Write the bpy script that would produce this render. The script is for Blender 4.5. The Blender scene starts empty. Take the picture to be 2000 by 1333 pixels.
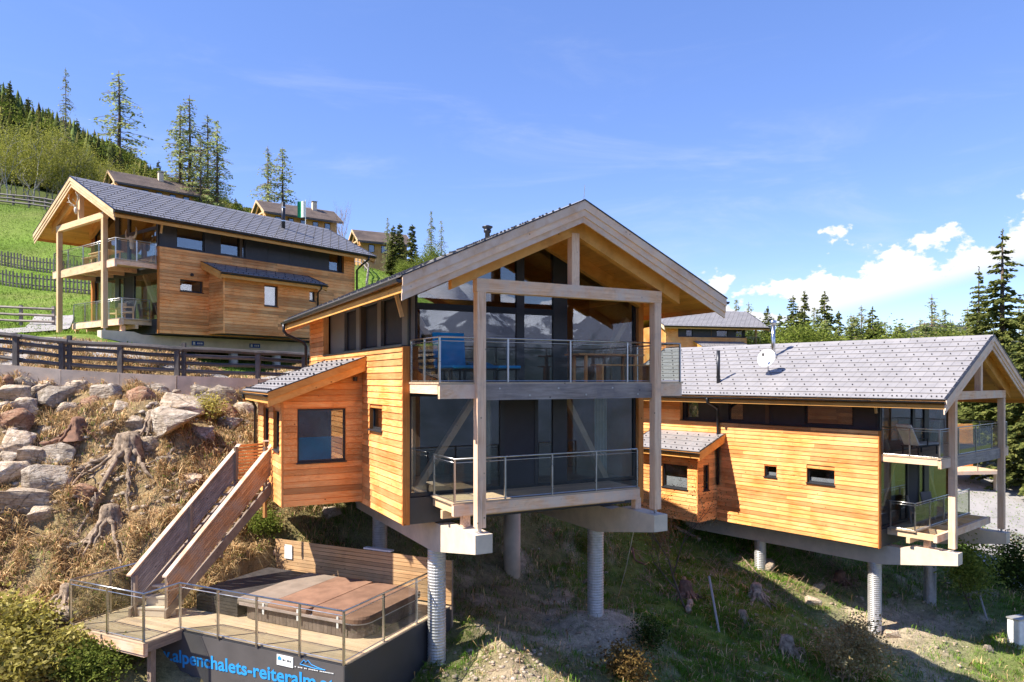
import bpy, bmesh, math, random
import numpy as np
from mathutils import Vector, Matrix
from math import radians, sin, cos, tan, pi, sqrt
R=random.Random(7); NR=np.random.default_rng(7)
scene=bpy.context.scene; col=scene.collection
# ---------------------------------------------------------------- camera, sky, sun, exposure
F,CX,HY=1400.,1000.,742.
cam=bpy.data.objects.new('camera',bpy.data.cameras.new('camera')); col.objects.link(cam)
cam.location=(0,0,0); cam.rotation_euler=(radians(90),0,0)
cam.data.sensor_width=36; cam.data.lens=F/2000*36; cam.data.shift_y=(HY-666.5)/2000
cam.data.clip_start=.1; cam.data.clip_end=20000; scene.camera=cam
SAZ,SEL=radians(200),radians(50)
SV=Vector((cos(SEL)*cos(SAZ),cos(SEL)*sin(SAZ),sin(SEL)))
sl=bpy.data.lights.new('sun','SUN'); sl.energy=3.8; sl.angle=radians(.55); sl.color=(1,.93,.82)
sun=bpy.data.objects.new('sun',sl); col.objects.link(sun); sun.rotation_euler=SV.to_track_quat('Z','Y').to_euler(); sun.location=(-60,-20,60)
world=bpy.data.worlds.new('World'); scene.world=world; world.use_nodes=True
def build_world():
    nt=world.node_tree; N=nt.nodes; L=nt.links; N.clear()
    out=N.new('ShaderNodeOutputWorld'); bg=N.new('ShaderNodeBackground'); bg.inputs[1].default_value=.15
    sky=N.new('ShaderNodeTexSky'); sky.sky_type='NISHITA'; sky.sun_disc=False; sky.sun_elevation=SEL
    sky.sun_rotation=math.atan2(SV.x,SV.y)%(2*pi); sky.altitude=1100; sky.air_density=.8; sky.dust_density=.0; sky.ozone_density=3.0
    tc=N.new('ShaderNodeTexCoord'); sp=N.new('ShaderNodeSeparateXYZ'); L.new(tc.outputs['Generated'],sp.inputs[0])
    def m(op,a,b=None,c=None):
        n=N.new('ShaderNodeMath'); n.operation=op
        for i,x in enumerate((a,b,c)):
            if x is None: continue
            if isinstance(x,(int,float)): n.inputs[i].default_value=x
            else: L.new(x,n.inputs[i])
        return n.outputs[0]
    def sstep(x,a,b):
        n=N.new('ShaderNodeMapRange'); n.interpolation_type='SMOOTHSTEP'; L.new(x,n.inputs[0]); n.inputs[1].default_value=a; n.inputs[2].default_value=b; return n.outputs[0]
    az=m('ARCTAN2',sp.outputs[0],sp.outputs[1]); el=m('ARCSINE',sp.outputs[2])
    def noise(sx,sy,scale,detail,rough,off=0,dist=0):
        cb=N.new('ShaderNodeCombineXYZ'); L.new(m('MULTIPLY_ADD',az,sx,off),cb.inputs[0]); L.new(m('MULTIPLY',el,sy),cb.inputs[1]); cb.inputs[2].default_value=off*.37
        n=N.new('ShaderNodeTexNoise'); n.inputs['Scale'].default_value=scale; n.inputs['Detail'].default_value=detail; n.inputs['Roughness'].default_value=rough; n.inputs['Distortion'].default_value=dist
        L.new(cb.outputs[0],n.inputs['Vector']); return n.outputs[0]
    # a bank of cumulus low over the eastern hills, its foot line rising to the right
    foot=m('MULTIPLY_ADD',az,.24,-.012)
    rel=m('SUBTRACT',el,foot)
    big=noise(1,1.4,16,8,.56,3.1)
    hgt=m('MULTIPLY',m('SUBTRACT',big,.33),.30)
    body=sstep(m('SUBTRACT',hgt,rel),0.0,.016)
    base=sstep(rel,-.014,.010)
    reach=m('MULTIPLY',sstep(az,.15,.30),m('SUBTRACT',1.0,sstep(az,1.2,1.6)))
    cum=m('MULTIPLY',m('MULTIPLY',body,base),reach)
    # small puffs close to the horizon all round
    low=m('MULTIPLY',sstep(noise(1,2.2,9,6,.55,8.7),.54,.66),m('MULTIPLY',sstep(el,.0,.03),m('SUBTRACT',1.0,sstep(el,.05,.085))))
    low=m('MULTIPLY',low,m('MULTIPLY',sstep(az,.18,.3),.9))
    # thin streaky cirrus
    cir=m('MULTIPLY',sstep(noise(1,4.5,3.2,7,.62,15.3,.6),.48,.85),.34)
    cir=m('MULTIPLY',cir,m('MULTIPLY',sstep(el,.0,.10),m('SUBTRACT',1.0,m('MULTIPLY',sstep(el,.22,.5),.75))))
    lit=N.new('ShaderNodeMapRange'); L.new(rel,lit.inputs[0]); lit.inputs[1].default_value=-.01; lit.inputs[2].default_value=.045; lit.inputs[3].default_value=.80; lit.inputs[4].default_value=1.0
    hue=N.new('ShaderNodeHueSaturation'); hue.inputs['Hue'].default_value=.521; hue.inputs['Saturation'].default_value=1.46; hue.inputs['Value'].default_value=1.23; gm=N.new('ShaderNodeGamma'); gm.inputs[1].default_value=.60; L.new(sky.outputs[0],gm.inputs[0]); L.new(gm.outputs[0],hue.inputs['Color'])
    mx1=N.new('ShaderNodeMixRGB'); L.new(cir,mx1.inputs[0]); L.new(hue.outputs[0],mx1.inputs[1]); mx1.inputs[2].default_value=(2.2,2.35,2.7,1)
    cc=N.new('ShaderNodeMixRGB'); L.new(lit.outputs[0],cc.inputs[0]); cc.inputs[1].default_value=(1.8,1.9,2.3,1); cc.inputs[2].default_value=(2.75,2.78,2.85,1)
    mx2=N.new('ShaderNodeMixRGB'); L.new(m('MAXIMUM',cum,low),mx2.inputs[0]); L.new(mx1.outputs[0],mx2.inputs[1]); L.new(cc.outputs[0],mx2.inputs[2])
    L.new(mx2.outputs[0],bg.inputs[0]); L.new(bg.outputs[0],out.inputs[0])
build_world()
vs=scene.view_settings; vs.view_transform='Standard'; vs.look='None'; vs.gamma=1; vs.exposure=1.42; vs.use_curve_mapping=False
scene.render.engine='CYCLES'; cy=scene.cycles; cy.max_bounces=8; cy.diffuse_bounces=4; cy.glossy_bounces=4; cy.transparent_max_bounces=16; cy.transmission_bounces=6; cy.use_denoising=True
cy.caustics_reflective=False; cy.caustics_refractive=False; cy.sample_clamp_indirect=6
# ---------------------------------------------------------------- helpers
def obj(name,mesh,mat=None,parent=None,loc=None):
    o=bpy.data.objects.new(name,mesh); col.objects.link(o)
    if mat is not None and mesh is not None and not mesh.materials: mesh.materials.append(mat)
    if parent is not None: o.parent=parent
    if loc is not None: o.location=loc
    return o
def tag(o,label=None,cat=None,group=None,kind=None):
    if label: o['label']=label
    if cat: o['category']=cat
    if group: o['group']=group
    if kind: o['kind']=kind
    return o
def thing(name,label,cat,loc=(0,0,0),rz=0,group=None):
    o=bpy.data.objects.new(name,None); col.objects.link(o); o.location=loc; o.rotation_euler=(0,0,rz); o.empty_display_size=.2
    return tag(o,label,cat,group)
BOXF=[(0,3,2,1),(4,5,6,7),(0,1,5,4),(1,2,6,5),(2,3,7,6),(3,0,4,7)]
class MB:
    def __init__(s): s.v=[]; s.f=[]
    def add(s,v,f):
        n=len(s.v); s.v+=[tuple(p) for p in v]; s.f+=[tuple(i+n for i in q) for q in f]; return s
    def box(s,x0,x1,y0,y1,z0,z1): return s.add([(x0,y0,z0),(x1,y0,z0),(x1,y1,z0),(x0,y1,z0),(x0,y0,z1),(x1,y0,z1),(x1,y1,z1),(x0,y1,z1)],BOXF)
    def hexa(s,b,t): return s.add(list(b)+list(t),BOXF)
    def prism(s,poly,off):
        n=len(poly); o=Vector(off); a=[Vector(p) for p in poly]
        return s.add(a+[p+o for p in a],[tuple(range(n))[::-1],tuple(range(n,2*n))]+[(i,(i+1)%n,n+(i+1)%n,n+i) for i in range(n)])
    def bar(s,p,q,w,h=None,up=(0,0,1)):
        h=w if h is None else h; p=Vector(p); q=Vector(q); d=(q-p).normalized(); up=Vector(up)
        if abs(d.dot(up))>.98: up=Vector((0,1,0))
        x=d.cross(up).normalized()*w/2; y=x.cross(d).normalized()*h/2
        return s.add([p-x-y,p+x-y,q+x-y,q-x-y,p-x+y,p+x+y,q+x+y,q-x+y],BOXF)
    def tube(s,pts,r,n=8,cap=True):
        pts=[Vector(p) for p in pts]; rr=r if hasattr(r,'__len__') else [r]*len(pts); V=[]; x=None
        for i,p in enumerate(pts):
            d=(pts[min(i+1,len(pts)-1)]-pts[max(i-1,0)]).normalized()
            if x is None:
                x=d.cross(Vector((0,0,1)))
                if x.length<.05: x=Vector((1,0,0))
            x=(x-d*x.dot(d)).normalized(); y=d.cross(x)
            V+=[p+(x*cos(2*pi*k/n)+y*sin(2*pi*k/n))*rr[i] for k in range(n)]
        Fc=[(i*n+k,i*n+(k+1)%n,(i+1)*n+(k+1)%n,(i+1)*n+k) for i in range(len(pts)-1) for k in range(n)]
        if cap: Fc+=[tuple(range(n))[::-1],tuple(range(len(V)-n,len(V)))]
        return s.add(V,Fc)
    def lathe(s,prof,c=(0,0,0),n=16):
        cx,cy_,cz=c; V=[(cx+r*cos(2*pi*k/n),cy_+r*sin(2*pi*k/n),cz+z) for r,z in prof for k in range(n)]
        Fc=[(i*n+k,i*n+(k+1)%n,(i+1)*n+(k+1)%n,(i+1)*n+k) for i in range(len(prof)-1) for k in range(n)]
        return s.add(V,Fc+[tuple(range(n))[::-1],tuple(range(len(V)-n,len(V)))])
    def mesh(s,name,tf=None,flip=False,smooth=False):
        v=[tf(p) for p in s.v] if tf else s.v; f=[q[::-1] for q in s.f] if flip else s.f
        me=bpy.data.meshes.new(name); me.from_pydata(v,[],f)
        if smooth: me.polygons.foreach_set('use_smooth',[True]*len(me.polygons))
        me.update(); return me
    def build(s,name,mat,parent=None,smooth=False,loc=None): return obj(name,s.mesh(name,smooth=smooth),mat,parent,loc)
def bevelled(mb,w,seg=2):
    me=mb.mesh('t'); bm=bmesh.new(); bm.from_mesh(me); bmesh.ops.remove_doubles(bm,verts=bm.verts,dist=1e-5)
    bmesh.ops.recalc_face_normals(bm,faces=bm.faces)
    bmesh.ops.bevel(bm,geom=[e for e in bm.edges],offset=w,segments=seg,affect='EDGES',profile=.6,clamp_overlap=True); bm.to_mesh(me); bm.free(); return me
def np_mesh(name,V,Fa,colors=None,smooth=False):
    me=bpy.data.meshes.new(name); k=Fa.shape[1]; me.vertices.add(len(V)); me.vertices.foreach_set('co',np.asarray(V,np.float32).ravel())
    me.loops.add(Fa.size); me.loops.foreach_set('vertex_index',Fa.astype(np.int32).ravel()); me.polygons.add(len(Fa)); me.polygons.foreach_set('loop_start',np.arange(0,Fa.size,k,dtype=np.int32))
    if colors is not None:
        a=me.color_attributes.new('Col','FLOAT_COLOR','POINT'); c=np.ones((len(V),4),np.float32); c[:,:3]=colors; a.data.foreach_set('color',c.ravel())
    if smooth: me.polygons.foreach_set('use_smooth',np.ones(len(Fa),bool))
    me.update(calc_edges=True); me.validate(); return me
def vnoise(x,y,seed=0):
    xi=np.floor(x).astype(np.int64); yi=np.floor(y).astype(np.int64); fx=x-xi; fy=y-yi; fx=fx*fx*(3-2*fx); fy=fy*fy*(3-2*fy)
    def h(a,b):
        n=(a*374761393+b*668265263+seed*1442695041)&0x7fffffff; n=((n^(n>>13))*1274126177)&0x7fffffff; return ((n^(n>>16))&0xffff)/65535.
    return (h(xi,yi)*(1-fx)+h(xi+1,yi)*fx)*(1-fy)+(h(xi,yi+1)*(1-fx)+h(xi+1,yi+1)*fx)*fy
def fbm(x,y,oct=4,seed=0):
    x=np.asarray(x,float); y=np.asarray(y,float); s=0; a=.5
    for i in range(oct): s=s+a*vnoise(x*2**i,y*2**i,seed+i); a*=.5
    return s/(1-.5**oct)
# ---------------------------------------------------------------- materials
class NT:
    def __init__(s,name):
        s.m=bpy.data.materials.new(name); s.m.use_nodes=True; s.t=s.m.node_tree; s.t.nodes.clear(); s.out=s.n('ShaderNodeOutputMaterial')
    def n(s,t,**k):
        x=s.t.nodes.new(t)
        for a,b in k.items(): setattr(x,a,b)
        return x
    def l(s,a,b): s.t.links.new(a,b)
    def math(s,op,a,b=None,clamp=False):
        n=s.n('ShaderNodeMath',operation=op,use_clamp=clamp)
        for i,x in enumerate((a,b)):
            if x is None: continue
            if isinstance(x,(int,float)): n.inputs[i].default_value=x
            else: s.l(x,n.inputs[i])
        return n.outputs[0]
    def noise(s,vec,scale,detail=4,rough=.55,dist=0):
        n=s.n('ShaderNodeTexNoise'); n.inputs['Scale'].default_value=scale; n.inputs['Detail'].default_value=detail; n.inputs['Roughness'].default_value=rough; n.inputs['Distortion'].default_value=dist
        if vec is not None: s.l(vec,n.inputs['Vector'])
        return n.outputs['Fac']
    def ramp(s,fac,stops):
        n=s.n('ShaderNodeValToRGB'); e=n.color_ramp.elements
        while len(e)<len(stops): e.new(.5)
        for i,(p,c) in enumerate(stops): e[i].position=p; e[i].color=(*c,1) if not isinstance(c,(int,float)) else (c,c,c,1)
        s.l(fac,n.inputs[0]); return n.outputs[0]
    def mix(s,f,a,b,mode='MIX'):
        n=s.n('ShaderNodeMixRGB',blend_type=mode)
        for i,x in enumerate((f,a,b)):
            if isinstance(x,(int,float)): n.inputs[i].default_value=x if i==0 else (x,x,x,1)
            elif isinstance(x,tuple): n.inputs[i].default_value=(*x,1)
            else: s.l(x,n.inputs[i])
        return n.outputs[0]
    def bump(s,h,strength,dist=.02):
        n=s.n('ShaderNodeBump'); n.inputs['Strength'].default_value=strength; n.inputs['Distance'].default_value=dist; s.l(h,n.inputs['Height']); return n.outputs[0]
    def bsdf(s,colr,rough=.7,metal=0,normal=None,spec=.35):
        b=s.n('ShaderNodeBsdfPrincipled'); b.inputs['Specular IOR Level'].default_value=spec; b.inputs['Metallic'].default_value=metal
        if isinstance(colr,tuple): b.inputs['Base Color'].default_value=(*colr,1)
        else: s.l(colr,b.inputs['Base Color'])
        if isinstance(rough,(int,float)): b.inputs['Roughness'].default_value=rough
        else: s.l(rough,b.inputs['Roughness'])
        if normal is not None: s.l(normal,b.inputs['Normal'])
        s.l(b.outputs[0],s.out.inputs[0]); return b
def wood(name,dark,mid,light,var=.35,gen=True,rough=.68,stain=None,grain=1.0):
    t=NT(name); tc=t.n('ShaderNodeTexCoord'); oi=t.n('ShaderNodeObjectInfo'); ri=t.n('ShaderNodeNewGeometry')
    off=t.n('ShaderNodeVectorMath',operation='MULTIPLY_ADD'); cb=t.n('ShaderNodeCombineXYZ'); 
    for i,k in enumerate((37.,91.,53.)): t.l(t.math('MULTIPLY',oi.outputs['Random'],k),cb.inputs[i])
    t.l(tc.outputs['Generated'],off.inputs[0]); off.inputs[1].default_value=(1.,1.,1.); t.l(cb.outputs[0],off.inputs[2])
    g=t.noise(off.outputs[0],5.5*grain,7,.62,.4); g2=t.noise(off.outputs[0],19*grain,3,.6)
    c=t.ramp(g,[(.30,dark),(.5,mid),(.72,light)])
    c=t.mix(t.ramp(g2,[(.45,0.),(.75,.45)]),c,dark)
    big=t.noise(tc.outputs['Object'],.9,3,.5); c=t.mix(t.ramp(big,[(.35,.0),(.7,.55)]),c,light)
    rb=t.ramp(oi.outputs['Random'],[(0.,1-var),(.5,1.),(1.,1+var*.55)]); c=t.mix(1.,c,rb,'MULTIPLY')
    vo=t.n('ShaderNodeTexVoronoi'); vo.inputs['Scale'].default_value=3.4; t.l(tc.outputs['Object'],vo.inputs['Vector'])
    c=t.mix(t.ramp(vo.outputs['Distance'],[(.04,.9),(.10,0.)]),c,tuple(x*.35 for x in dark))
    gy=t.noise(tc.outputs['Object'],1.6,6,.7,.5); c=t.mix(t.ramp(gy,[(.50,0.),(.74,.5)]),c,(dark[0]*.62,dark[1]*.8,dark[2]*1.3))
    if stain:
        sn=t.noise(tc.outputs['Object'],2.2,4,.6); c=t.mix(t.ramp(sn,[(.42,0.),(.62,.85)]),c,stain)
    t.bsdf(c,rough,0,t.bump(t.mix(.5,g,g2),.35,.006)); return t.m
def plain(name,c,rough=.6,metal=0,var=.12,scale=4,bump=0,spec=.35,dark=None):
    t=NT(name); tc=t.n('ShaderNodeTexCoord'); oi=t.n('ShaderNodeObjectInfo'); n=t.noise(tc.outputs['Object'],scale,5,.6)
    d=dark or tuple(x*(1-var*1.8) for x in c); cc=t.ramp(n,[(.32,d),(.62,c)])
    cc=t.mix(1.,cc,t.ramp(oi.outputs['Random'],[(0.,1-var*.6),(1.,1+var*.6)]),'MULTIPLY')
    rr=t.ramp(n,[(.3,max(0,rough-.08)),(.7,min(1,rough+.08))])
    t.bsdf(cc,rr,metal,t.bump(t.noise(tc.outputs['Object'],scale*9,4,.6),bump,.01) if bump else None,spec); return t.m
def leaf(name,a,b,c,trans=.35):
    t=NT(name); g=t.n('ShaderNodeNewGeometry'); oi=t.n('ShaderNodeObjectInfo'); tc=t.n('ShaderNodeTexCoord')
    cc=t.ramp(g.outputs['Random Per Island'],[(0.,a),(.5,b),(1.,c)])
    cc=t.mix(1.,cc,t.ramp(t.noise(tc.outputs['Object'],.8,2),[(.3,.72),(.7,1.2)]),'MULTIPLY')
    cc=t.mix(1.,cc,t.ramp(oi.outputs['Random'],[(0.,.8),(1.,1.18)]),'MULTIPLY')
    d=t.n('ShaderNodeBsdfDiffuse'); tr=t.n('ShaderNodeBsdfTranslucent'); mx=t.n('ShaderNodeMixShader'); mx.inputs[0].default_value=trans
    t.l(cc,d.inputs[0]); t.l(cc,tr.inputs[0]); t.l(d.outputs[0],mx.inputs[1]); t.l(tr.outputs[0],mx.inputs[2]); t.l(mx.outputs[0],t.out.inputs[0]); return t.m
def attrleaf(name,trans=.3):
    t=NT(name); g=t.n('ShaderNodeNewGeometry'); at=t.n('ShaderNodeVertexColor',layer_name='Col')
    cc=t.mix(1.,at.outputs[0],t.ramp(g.outputs['Random Per Island'],[(0.,.62),(1.,1.35)]),'MULTIPLY')
    d=t.n('ShaderNodeBsdfDiffuse'); tr=t.n('ShaderNodeBsdfTranslucent'); mx=t.n('ShaderNodeMixShader'); mx.inputs[0].default_value=trans
    t.l(cc,d.inputs[0]); t.l(cc,tr.inputs[0]); t.l(d.outputs[0],mx.inputs[1]); t.l(tr.outputs[0],mx.inputs[2]); t.l(mx.outputs[0],t.out.inputs[0]); return t.m
def glassmat(name,tint,f0=.06,rough=0.):
    t=NT(name); lw=t.n('ShaderNodeLayerWeight'); lw.inputs['Blend'].default_value=.5
    fac=t.math('ADD',t.math('MULTIPLY',t.math('POWER',lw.outputs['Facing'],4.),1-f0),f0,True)
    tr=t.n('ShaderNodeBsdfTransparent'); tr.inputs[0].default_value=(*tint,1); gl=t.n('ShaderNodeBsdfGlossy'); gl.inputs['Roughness'].default_value=rough
    mx=t.n('ShaderNodeMixShader'); t.l(fac,mx.inputs[0]); t.l(tr.outputs[0],mx.inputs[1]); t.l(gl.outputs[0],mx.inputs[2]); t.l(mx.outputs[0],t.out.inputs[0]); return t.m
W={}
W['siding']=wood('larch_siding',(.68,.19,.036),(.90,.345,.08),(.95,.60,.26),.40)
W['post']=wood('weathered_post',(.62,.34,.19),(.88,.55,.34),(.95,.71,.51),.12)
W['beam']=wood('pale_beam',(.64,.30,.14),(.88,.52,.29),(.94,.69,.48),.12,stain=(.78,.60,.47))
W['new_beam']=wood('fresh_spruce_beam',(.60,.36,.17),(.72,.48,.26),(.80,.60,.38),.12)
W['grey']=wood('grey_weathered_timber',(.14,.11,.10),(.27,.225,.20),(.42,.36,.32),.2)
W['darkrail']=wood('dark_fence_timber',(.035,.03,.03),(.085,.075,.072),(.17,.15,.145),.35)
W['barge']=wood('greyed_bargeboard',(.66,.36,.20),(.90,.56,.34),(.95,.72,.52),.16,stain=(.84,.64,.50))
W['soffit']=wood('spruce_soffit',(.60,.24,.045),(.76,.36,.085),(.82,.45,.14),.12)
W['deck']=wood('larch_decking',(.40,.26,.15),(.56,.40,.25),(.68,.53,.36),.18)
W['stair']=wood('grey_brown_stair_timber',(.15,.10,.07),(.28,.205,.15),(.42,.32,.24),.25)
W['stairwarm']=wood('half_weathered_larch',(.30,.14,.06),(.50,.265,.12),(.60,.38,.22),.3,stain=(.42,.31,.23))
W['slat']=wood('privacy_slat',(.36,.17,.06),(.55,.32,.14),(.66,.44,.24),.22)
W['brownwood']=wood('brown_house_timber',(.33,.15,.05),(.50,.26,.10),(.58,.34,.15),.2)
W['trimorange']=wood('larch_trim',(.46,.13,.025),(.60,.20,.04),(.66,.29,.08),.12)
X={}
X['dark']=plain('anthracite_panel',(.052,.053,.058),.45); X['greige']=plain('greige_panel',(.20,.18,.16),.55)
X['frame']=plain('anthracite_frame',(.035,.037,.042),.4); X['gutter']=plain('dark_gutter_metal',(.05,.052,.06),.35,.6)
X['steel']=plain('brushed_steel',(.55,.54,.52),.32,1.,.08); X['galv']=plain('galvanised_steel',(.60,.58,.56),.45,.55,.12,7)
X['flue']=plain('flue_steel',(.62,.62,.62),.25,1.)
X['concrete']=plain('cast_concrete',(.72,.60,.46),.85,0,.10,2.2,.25); X['kerb']=plain('stained_kerb_concrete',(.70,.57,.43),.88,0,.16,1.6,.4)
X['roof']=plain('grey_roof_tile',(.30,.285,.285),.52,.05,.07,1.3,.06,.4); X['roofshade']=plain('shaded_roof_tile',(.235,.225,.23),.42,.1,.06,1.3,.06,.5)  # second tile is the same roofing, darkened in colour for its slant from the sun
X['brownroof']=plain('brown_far_roof',(.20,.15,.12),.7,0,.15,.8,.3)
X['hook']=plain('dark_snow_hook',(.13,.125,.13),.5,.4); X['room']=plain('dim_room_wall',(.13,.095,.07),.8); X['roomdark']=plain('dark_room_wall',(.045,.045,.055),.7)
X['curtain']=plain('pale_curtain',(.52,.52,.40),.9); X['blind']=plain('white_blind',(.78,.78,.76),.8)
X['blue']=plain('bright_blue_fabric',(.0,.27,.62),.7); X['white']=plain('white_paint',(.80,.80,.78),.6); X['bluesign']=plain('blue_plate',(.02,.08,.36),.5)
X['cyan']=plain('banner_blue_print',(.03,.32,.75),.6,0,.03); X['banner']=plain('grey_banner_cloth',(.105,.095,.092),.75,0,.12,1.4); X['black']=plain('black_slat_stain',(.06,.052,.05),.6,0,.2)
X['cover']=plain('rusty_brown_cover',(.31,.175,.115),.85,0,.25,2.2,.5,.25,(.19,.105,.07)); X['coverside']=plain('dusty_cover_skirt',(.42,.33,.29),.7,0,.15,5); X['coverdark']=plain('grey_cover_vinyl',(.27,.21,.165),.8,0,.15,3)
X['spapanel']=plain('brown_spa_cladding',(.21,.16,.13),.7,0,.18,5)
X['wicker']=plain('grey_wicker',(.22,.20,.18),.8); X['bone']=plain('bleached_bone',(.70,.64,.54),.7); X['hide']=plain('brown_hide',(.30,.16,.08),.85); X['green']=plain('green_flag_cloth',(.02,.28,.14),.8)
X['bark']=plain('conifer_bark',(.13,.095,.07),.9,0,.3,6,.5); X['birchbark']=plain('birch_bark',(.50,.47,.43),.85,0,.3,5,.3,.35,(.10,.09,.08)); X['twig']=plain('dry_twig',(.38,.25,.16),.9,0,.3,9)
X['stump']=plain('grey_dead_wood',(.50,.38,.27),.9,0,.3,7,3.0,.3,(.15,.10,.065)); X['deadred']=plain('reddish_dead_wood',(.26,.14,.09),.9,0,.3,5,.6); X['stake']=plain('grey_stake',(.40,.36,.32),.85)
def rockmat(name,a,b,c):
    t=NT(name); tc=t.n('ShaderNodeTexCoord'); oi=t.n('ShaderNodeObjectInfo'); of=t.n('ShaderNodeVectorMath',operation='ADD'); t.l(tc.outputs['Object'],of.inputs[0]); t.l(oi.outputs['Random'],of.inputs[1]); P=of.outputs[0]
    n=t.noise(P,1.7,9,.7,.6); n2=t.noise(P,7,8,.75); mp=t.n('ShaderNodeMapping'); mp.inputs['Scale'].default_value=(1.2,1.2,6.); mp.inputs['Rotation'].default_value=(.35,.2,0); t.l(P,mp.inputs[0]); lay=t.noise(mp.outputs[0],2.2,6,.6,.4)
    vo=t.n('ShaderNodeTexVoronoi',feature='DISTANCE_TO_EDGE'); vo.inputs['Scale'].default_value=1.6; wv=t.n('ShaderNodeVectorMath',operation='MULTIPLY_ADD'); t.l(n2,wv.inputs[0]); wv.inputs[1].default_value=(.35,.35,.35); t.l(P,wv.inputs[2]); t.l(wv.outputs[0],vo.inputs['Vector'])
    cc=t.ramp(n,[(.30,a),(.50,b),(.68,c)]); cc=t.mix(t.ramp(lay,[(.42,0.),(.62,.6)]),cc,a); cc=t.mix(t.ramp(n2,[(.48,0.),(.66,.55)]),cc,tuple(x*.62 for x in a)); cc=t.mix(t.ramp(vo.outputs['Distance'],[(.0,.75),(.03,0.)]),cc,(.07,.055,.04))
    cc=t.mix(t.ramp(t.noise(P,3.1,6,.7),[(.56,0.),(.70,.6)]),cc,(.22,.17,.075))
    cc=t.mix(1.,cc,t.ramp(oi.outputs['Random'],[(0.,.75),(1.,1.15)]),'MULTIPLY')
    t.bsdf(cc,.92,0,t.bump(t.mix(.5,t.mix(.5,n,n2),lay),1.0,.16),.2); return t.m
X['rock']=rockmat('pale_gneiss',(.36,.25,.16),(.66,.54,.41),(.80,.70,.57)); X['rockred']=rockmat('rusty_gneiss',(.24,.11,.06),(.42,.25,.16),(.56,.43,.32)); X['rockgrey']=rockmat('grey_gneiss',(.28,.21,.15),(.52,.44,.35),(.72,.64,.53))
X['asphalt']=plain('pale_road_surface',(.36,.335,.315),.9,0,.12,.5,.3)
G={}
G['facade']=glassmat('facade_glass',(.84,.87,.89),.13); G['rail']=glassmat('railing_glass',(.88,.90,.88),.03); G['window']=glassmat('window_glass',(.84,.86,.88),.17)
# ---------------------------------------------------------------- ground
CP=np.array([(2.4,20.7,-7.35),(-1.9,18.3,-7.1),(0,25.2,-6.9),(-4.1,22.4,-5.9),(0,17,-7.3),(3,17,-7.8),(-2,14.5,-7.6),(6,18,-8.35),(10,19,-9.2),(-10,15.5,-7.7),(-11.8,18,-6.5),(-7.2,16,-7.9),(-2.2,17.3,-7.4),
(-12.9,20.3,-4.9),(-13,25.2,-.75),(-18,25,-.35),(-9.3,27.2,-.9),(-16,25.5,-.7),(-12.6,26.4,-.85),(-18.5,25.0,-.45),(-12.4,27.7,.08),(-16,26.9,.25),(-12.8,22.6,-2.95),(-10,21.2,-4.3),(-9.0,24,-2.7),(-8.0,22.7,-4.4),(-6.3,23,-4.95),(-16,19,-5.2),(-20,21.5,-2.2),(-26,24,-.2),(-16,13.5,-7.6),
(-7,27.8,-.3),(-3,30.5,-1.0),(1,33,-2.4),(4,33,-3.8),(5,28.5,-6.6),(7.5,24,-7.8),(7.6,40,-2.6),(13.2,26,-9.1),(10.2,29.5,-7.8),(17,29.2,-9.1),(7.8,32.6,-6.3),(11.5,33.5,-7.0),(14.5,37,-6.8),(20.4,28,-9.3),(24,30.5,-9.6),(19,24,-9.8),(15,21,-10),(25,26,-10.4),
(22,33,-8.7),(26,40,-8.0),(33,50,-6.4),(20,39,-7.4),(16,43,-5.6),(10,50,-1.8),(0,45,-.2),(-5,40,.6),(15,60,-.8),(30,65,-4),(45,65,-5),(13,80,1.2),(24,81,.2),(36,90,-1),
(-18.5,32.6,1.9),(-22.5,35.6,2.05),(-11.5,39.8,.4),(-16.2,33.2,1.0),(-18,28,.55),(-24,30,1.35),(-29,34,2.1),(-12,29,.2),(-9,28.6,0),(-12,35.5,.2),(-14,34,.5),(-25,40,2.6),
(-30,45,3.6),(-36,50,5.3),(-40,60,9.2),(-46,70,14),(-50,76,17.7),(-32,62,9.6),(-35,72,14),(-20,58,7.0),(-9.6,45,2.8),(-11,52,4.7),(-14.5,68,10.6),(5,80,4.5),(-5,70,7.5),
(-50,100,22),(-29,100,17.5),(-20,100,14.3),(-54,82,19.8),(-70,120,31),(-120,180,55),(-90,180,40),(-110,150,47),(-60,170,27),(-186,260,97),(-139,260,58),(-97,260,40),(-56,260,38),(0,260,14),(93,260,-2),(0,150,9),(60,150,-4),(-30,160,22),
(-400,330,150),(-300,600,110),(-100,600,60),(0,600,10),(300,500,-10),(400,100,-60),(90,50,-22),(60,30,-16),(0,-20,-24),(0,6,-11.5),(-30,0,-11),(30,5,-16),(0,-200,-130),(300,-200,-150),(-300,-200,-90),(-200,0,-20),(-120,60,14),(-80,40,5),(-50,30,2.2),(0,-700,-380),(700,-700,-380),(-700,-700,-330),(700,0,-150),(-700,100,60),(-700,800,190),(700,800,-20),(0,1200,0)],float)
def mq(d2): return np.sqrt(d2+2.5**2)
_P=CP[:,:2]; _A=mq(((_P[:,None]-_P[None])**2).sum(-1)); _n=len(_P)
_K=np.zeros((_n+3,_n+3)); _K[:_n,:_n]=_A; _K[:_n,_n]=1; _K[:_n,_n+1:]=_P; _K[_n,:_n]=1; _K[_n+1:,:_n]=_P.T
_W=np.linalg.solve(_K,np.r_[CP[:,2],0,0,0])
_P2=(_P*_P).sum(1)[None]
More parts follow.
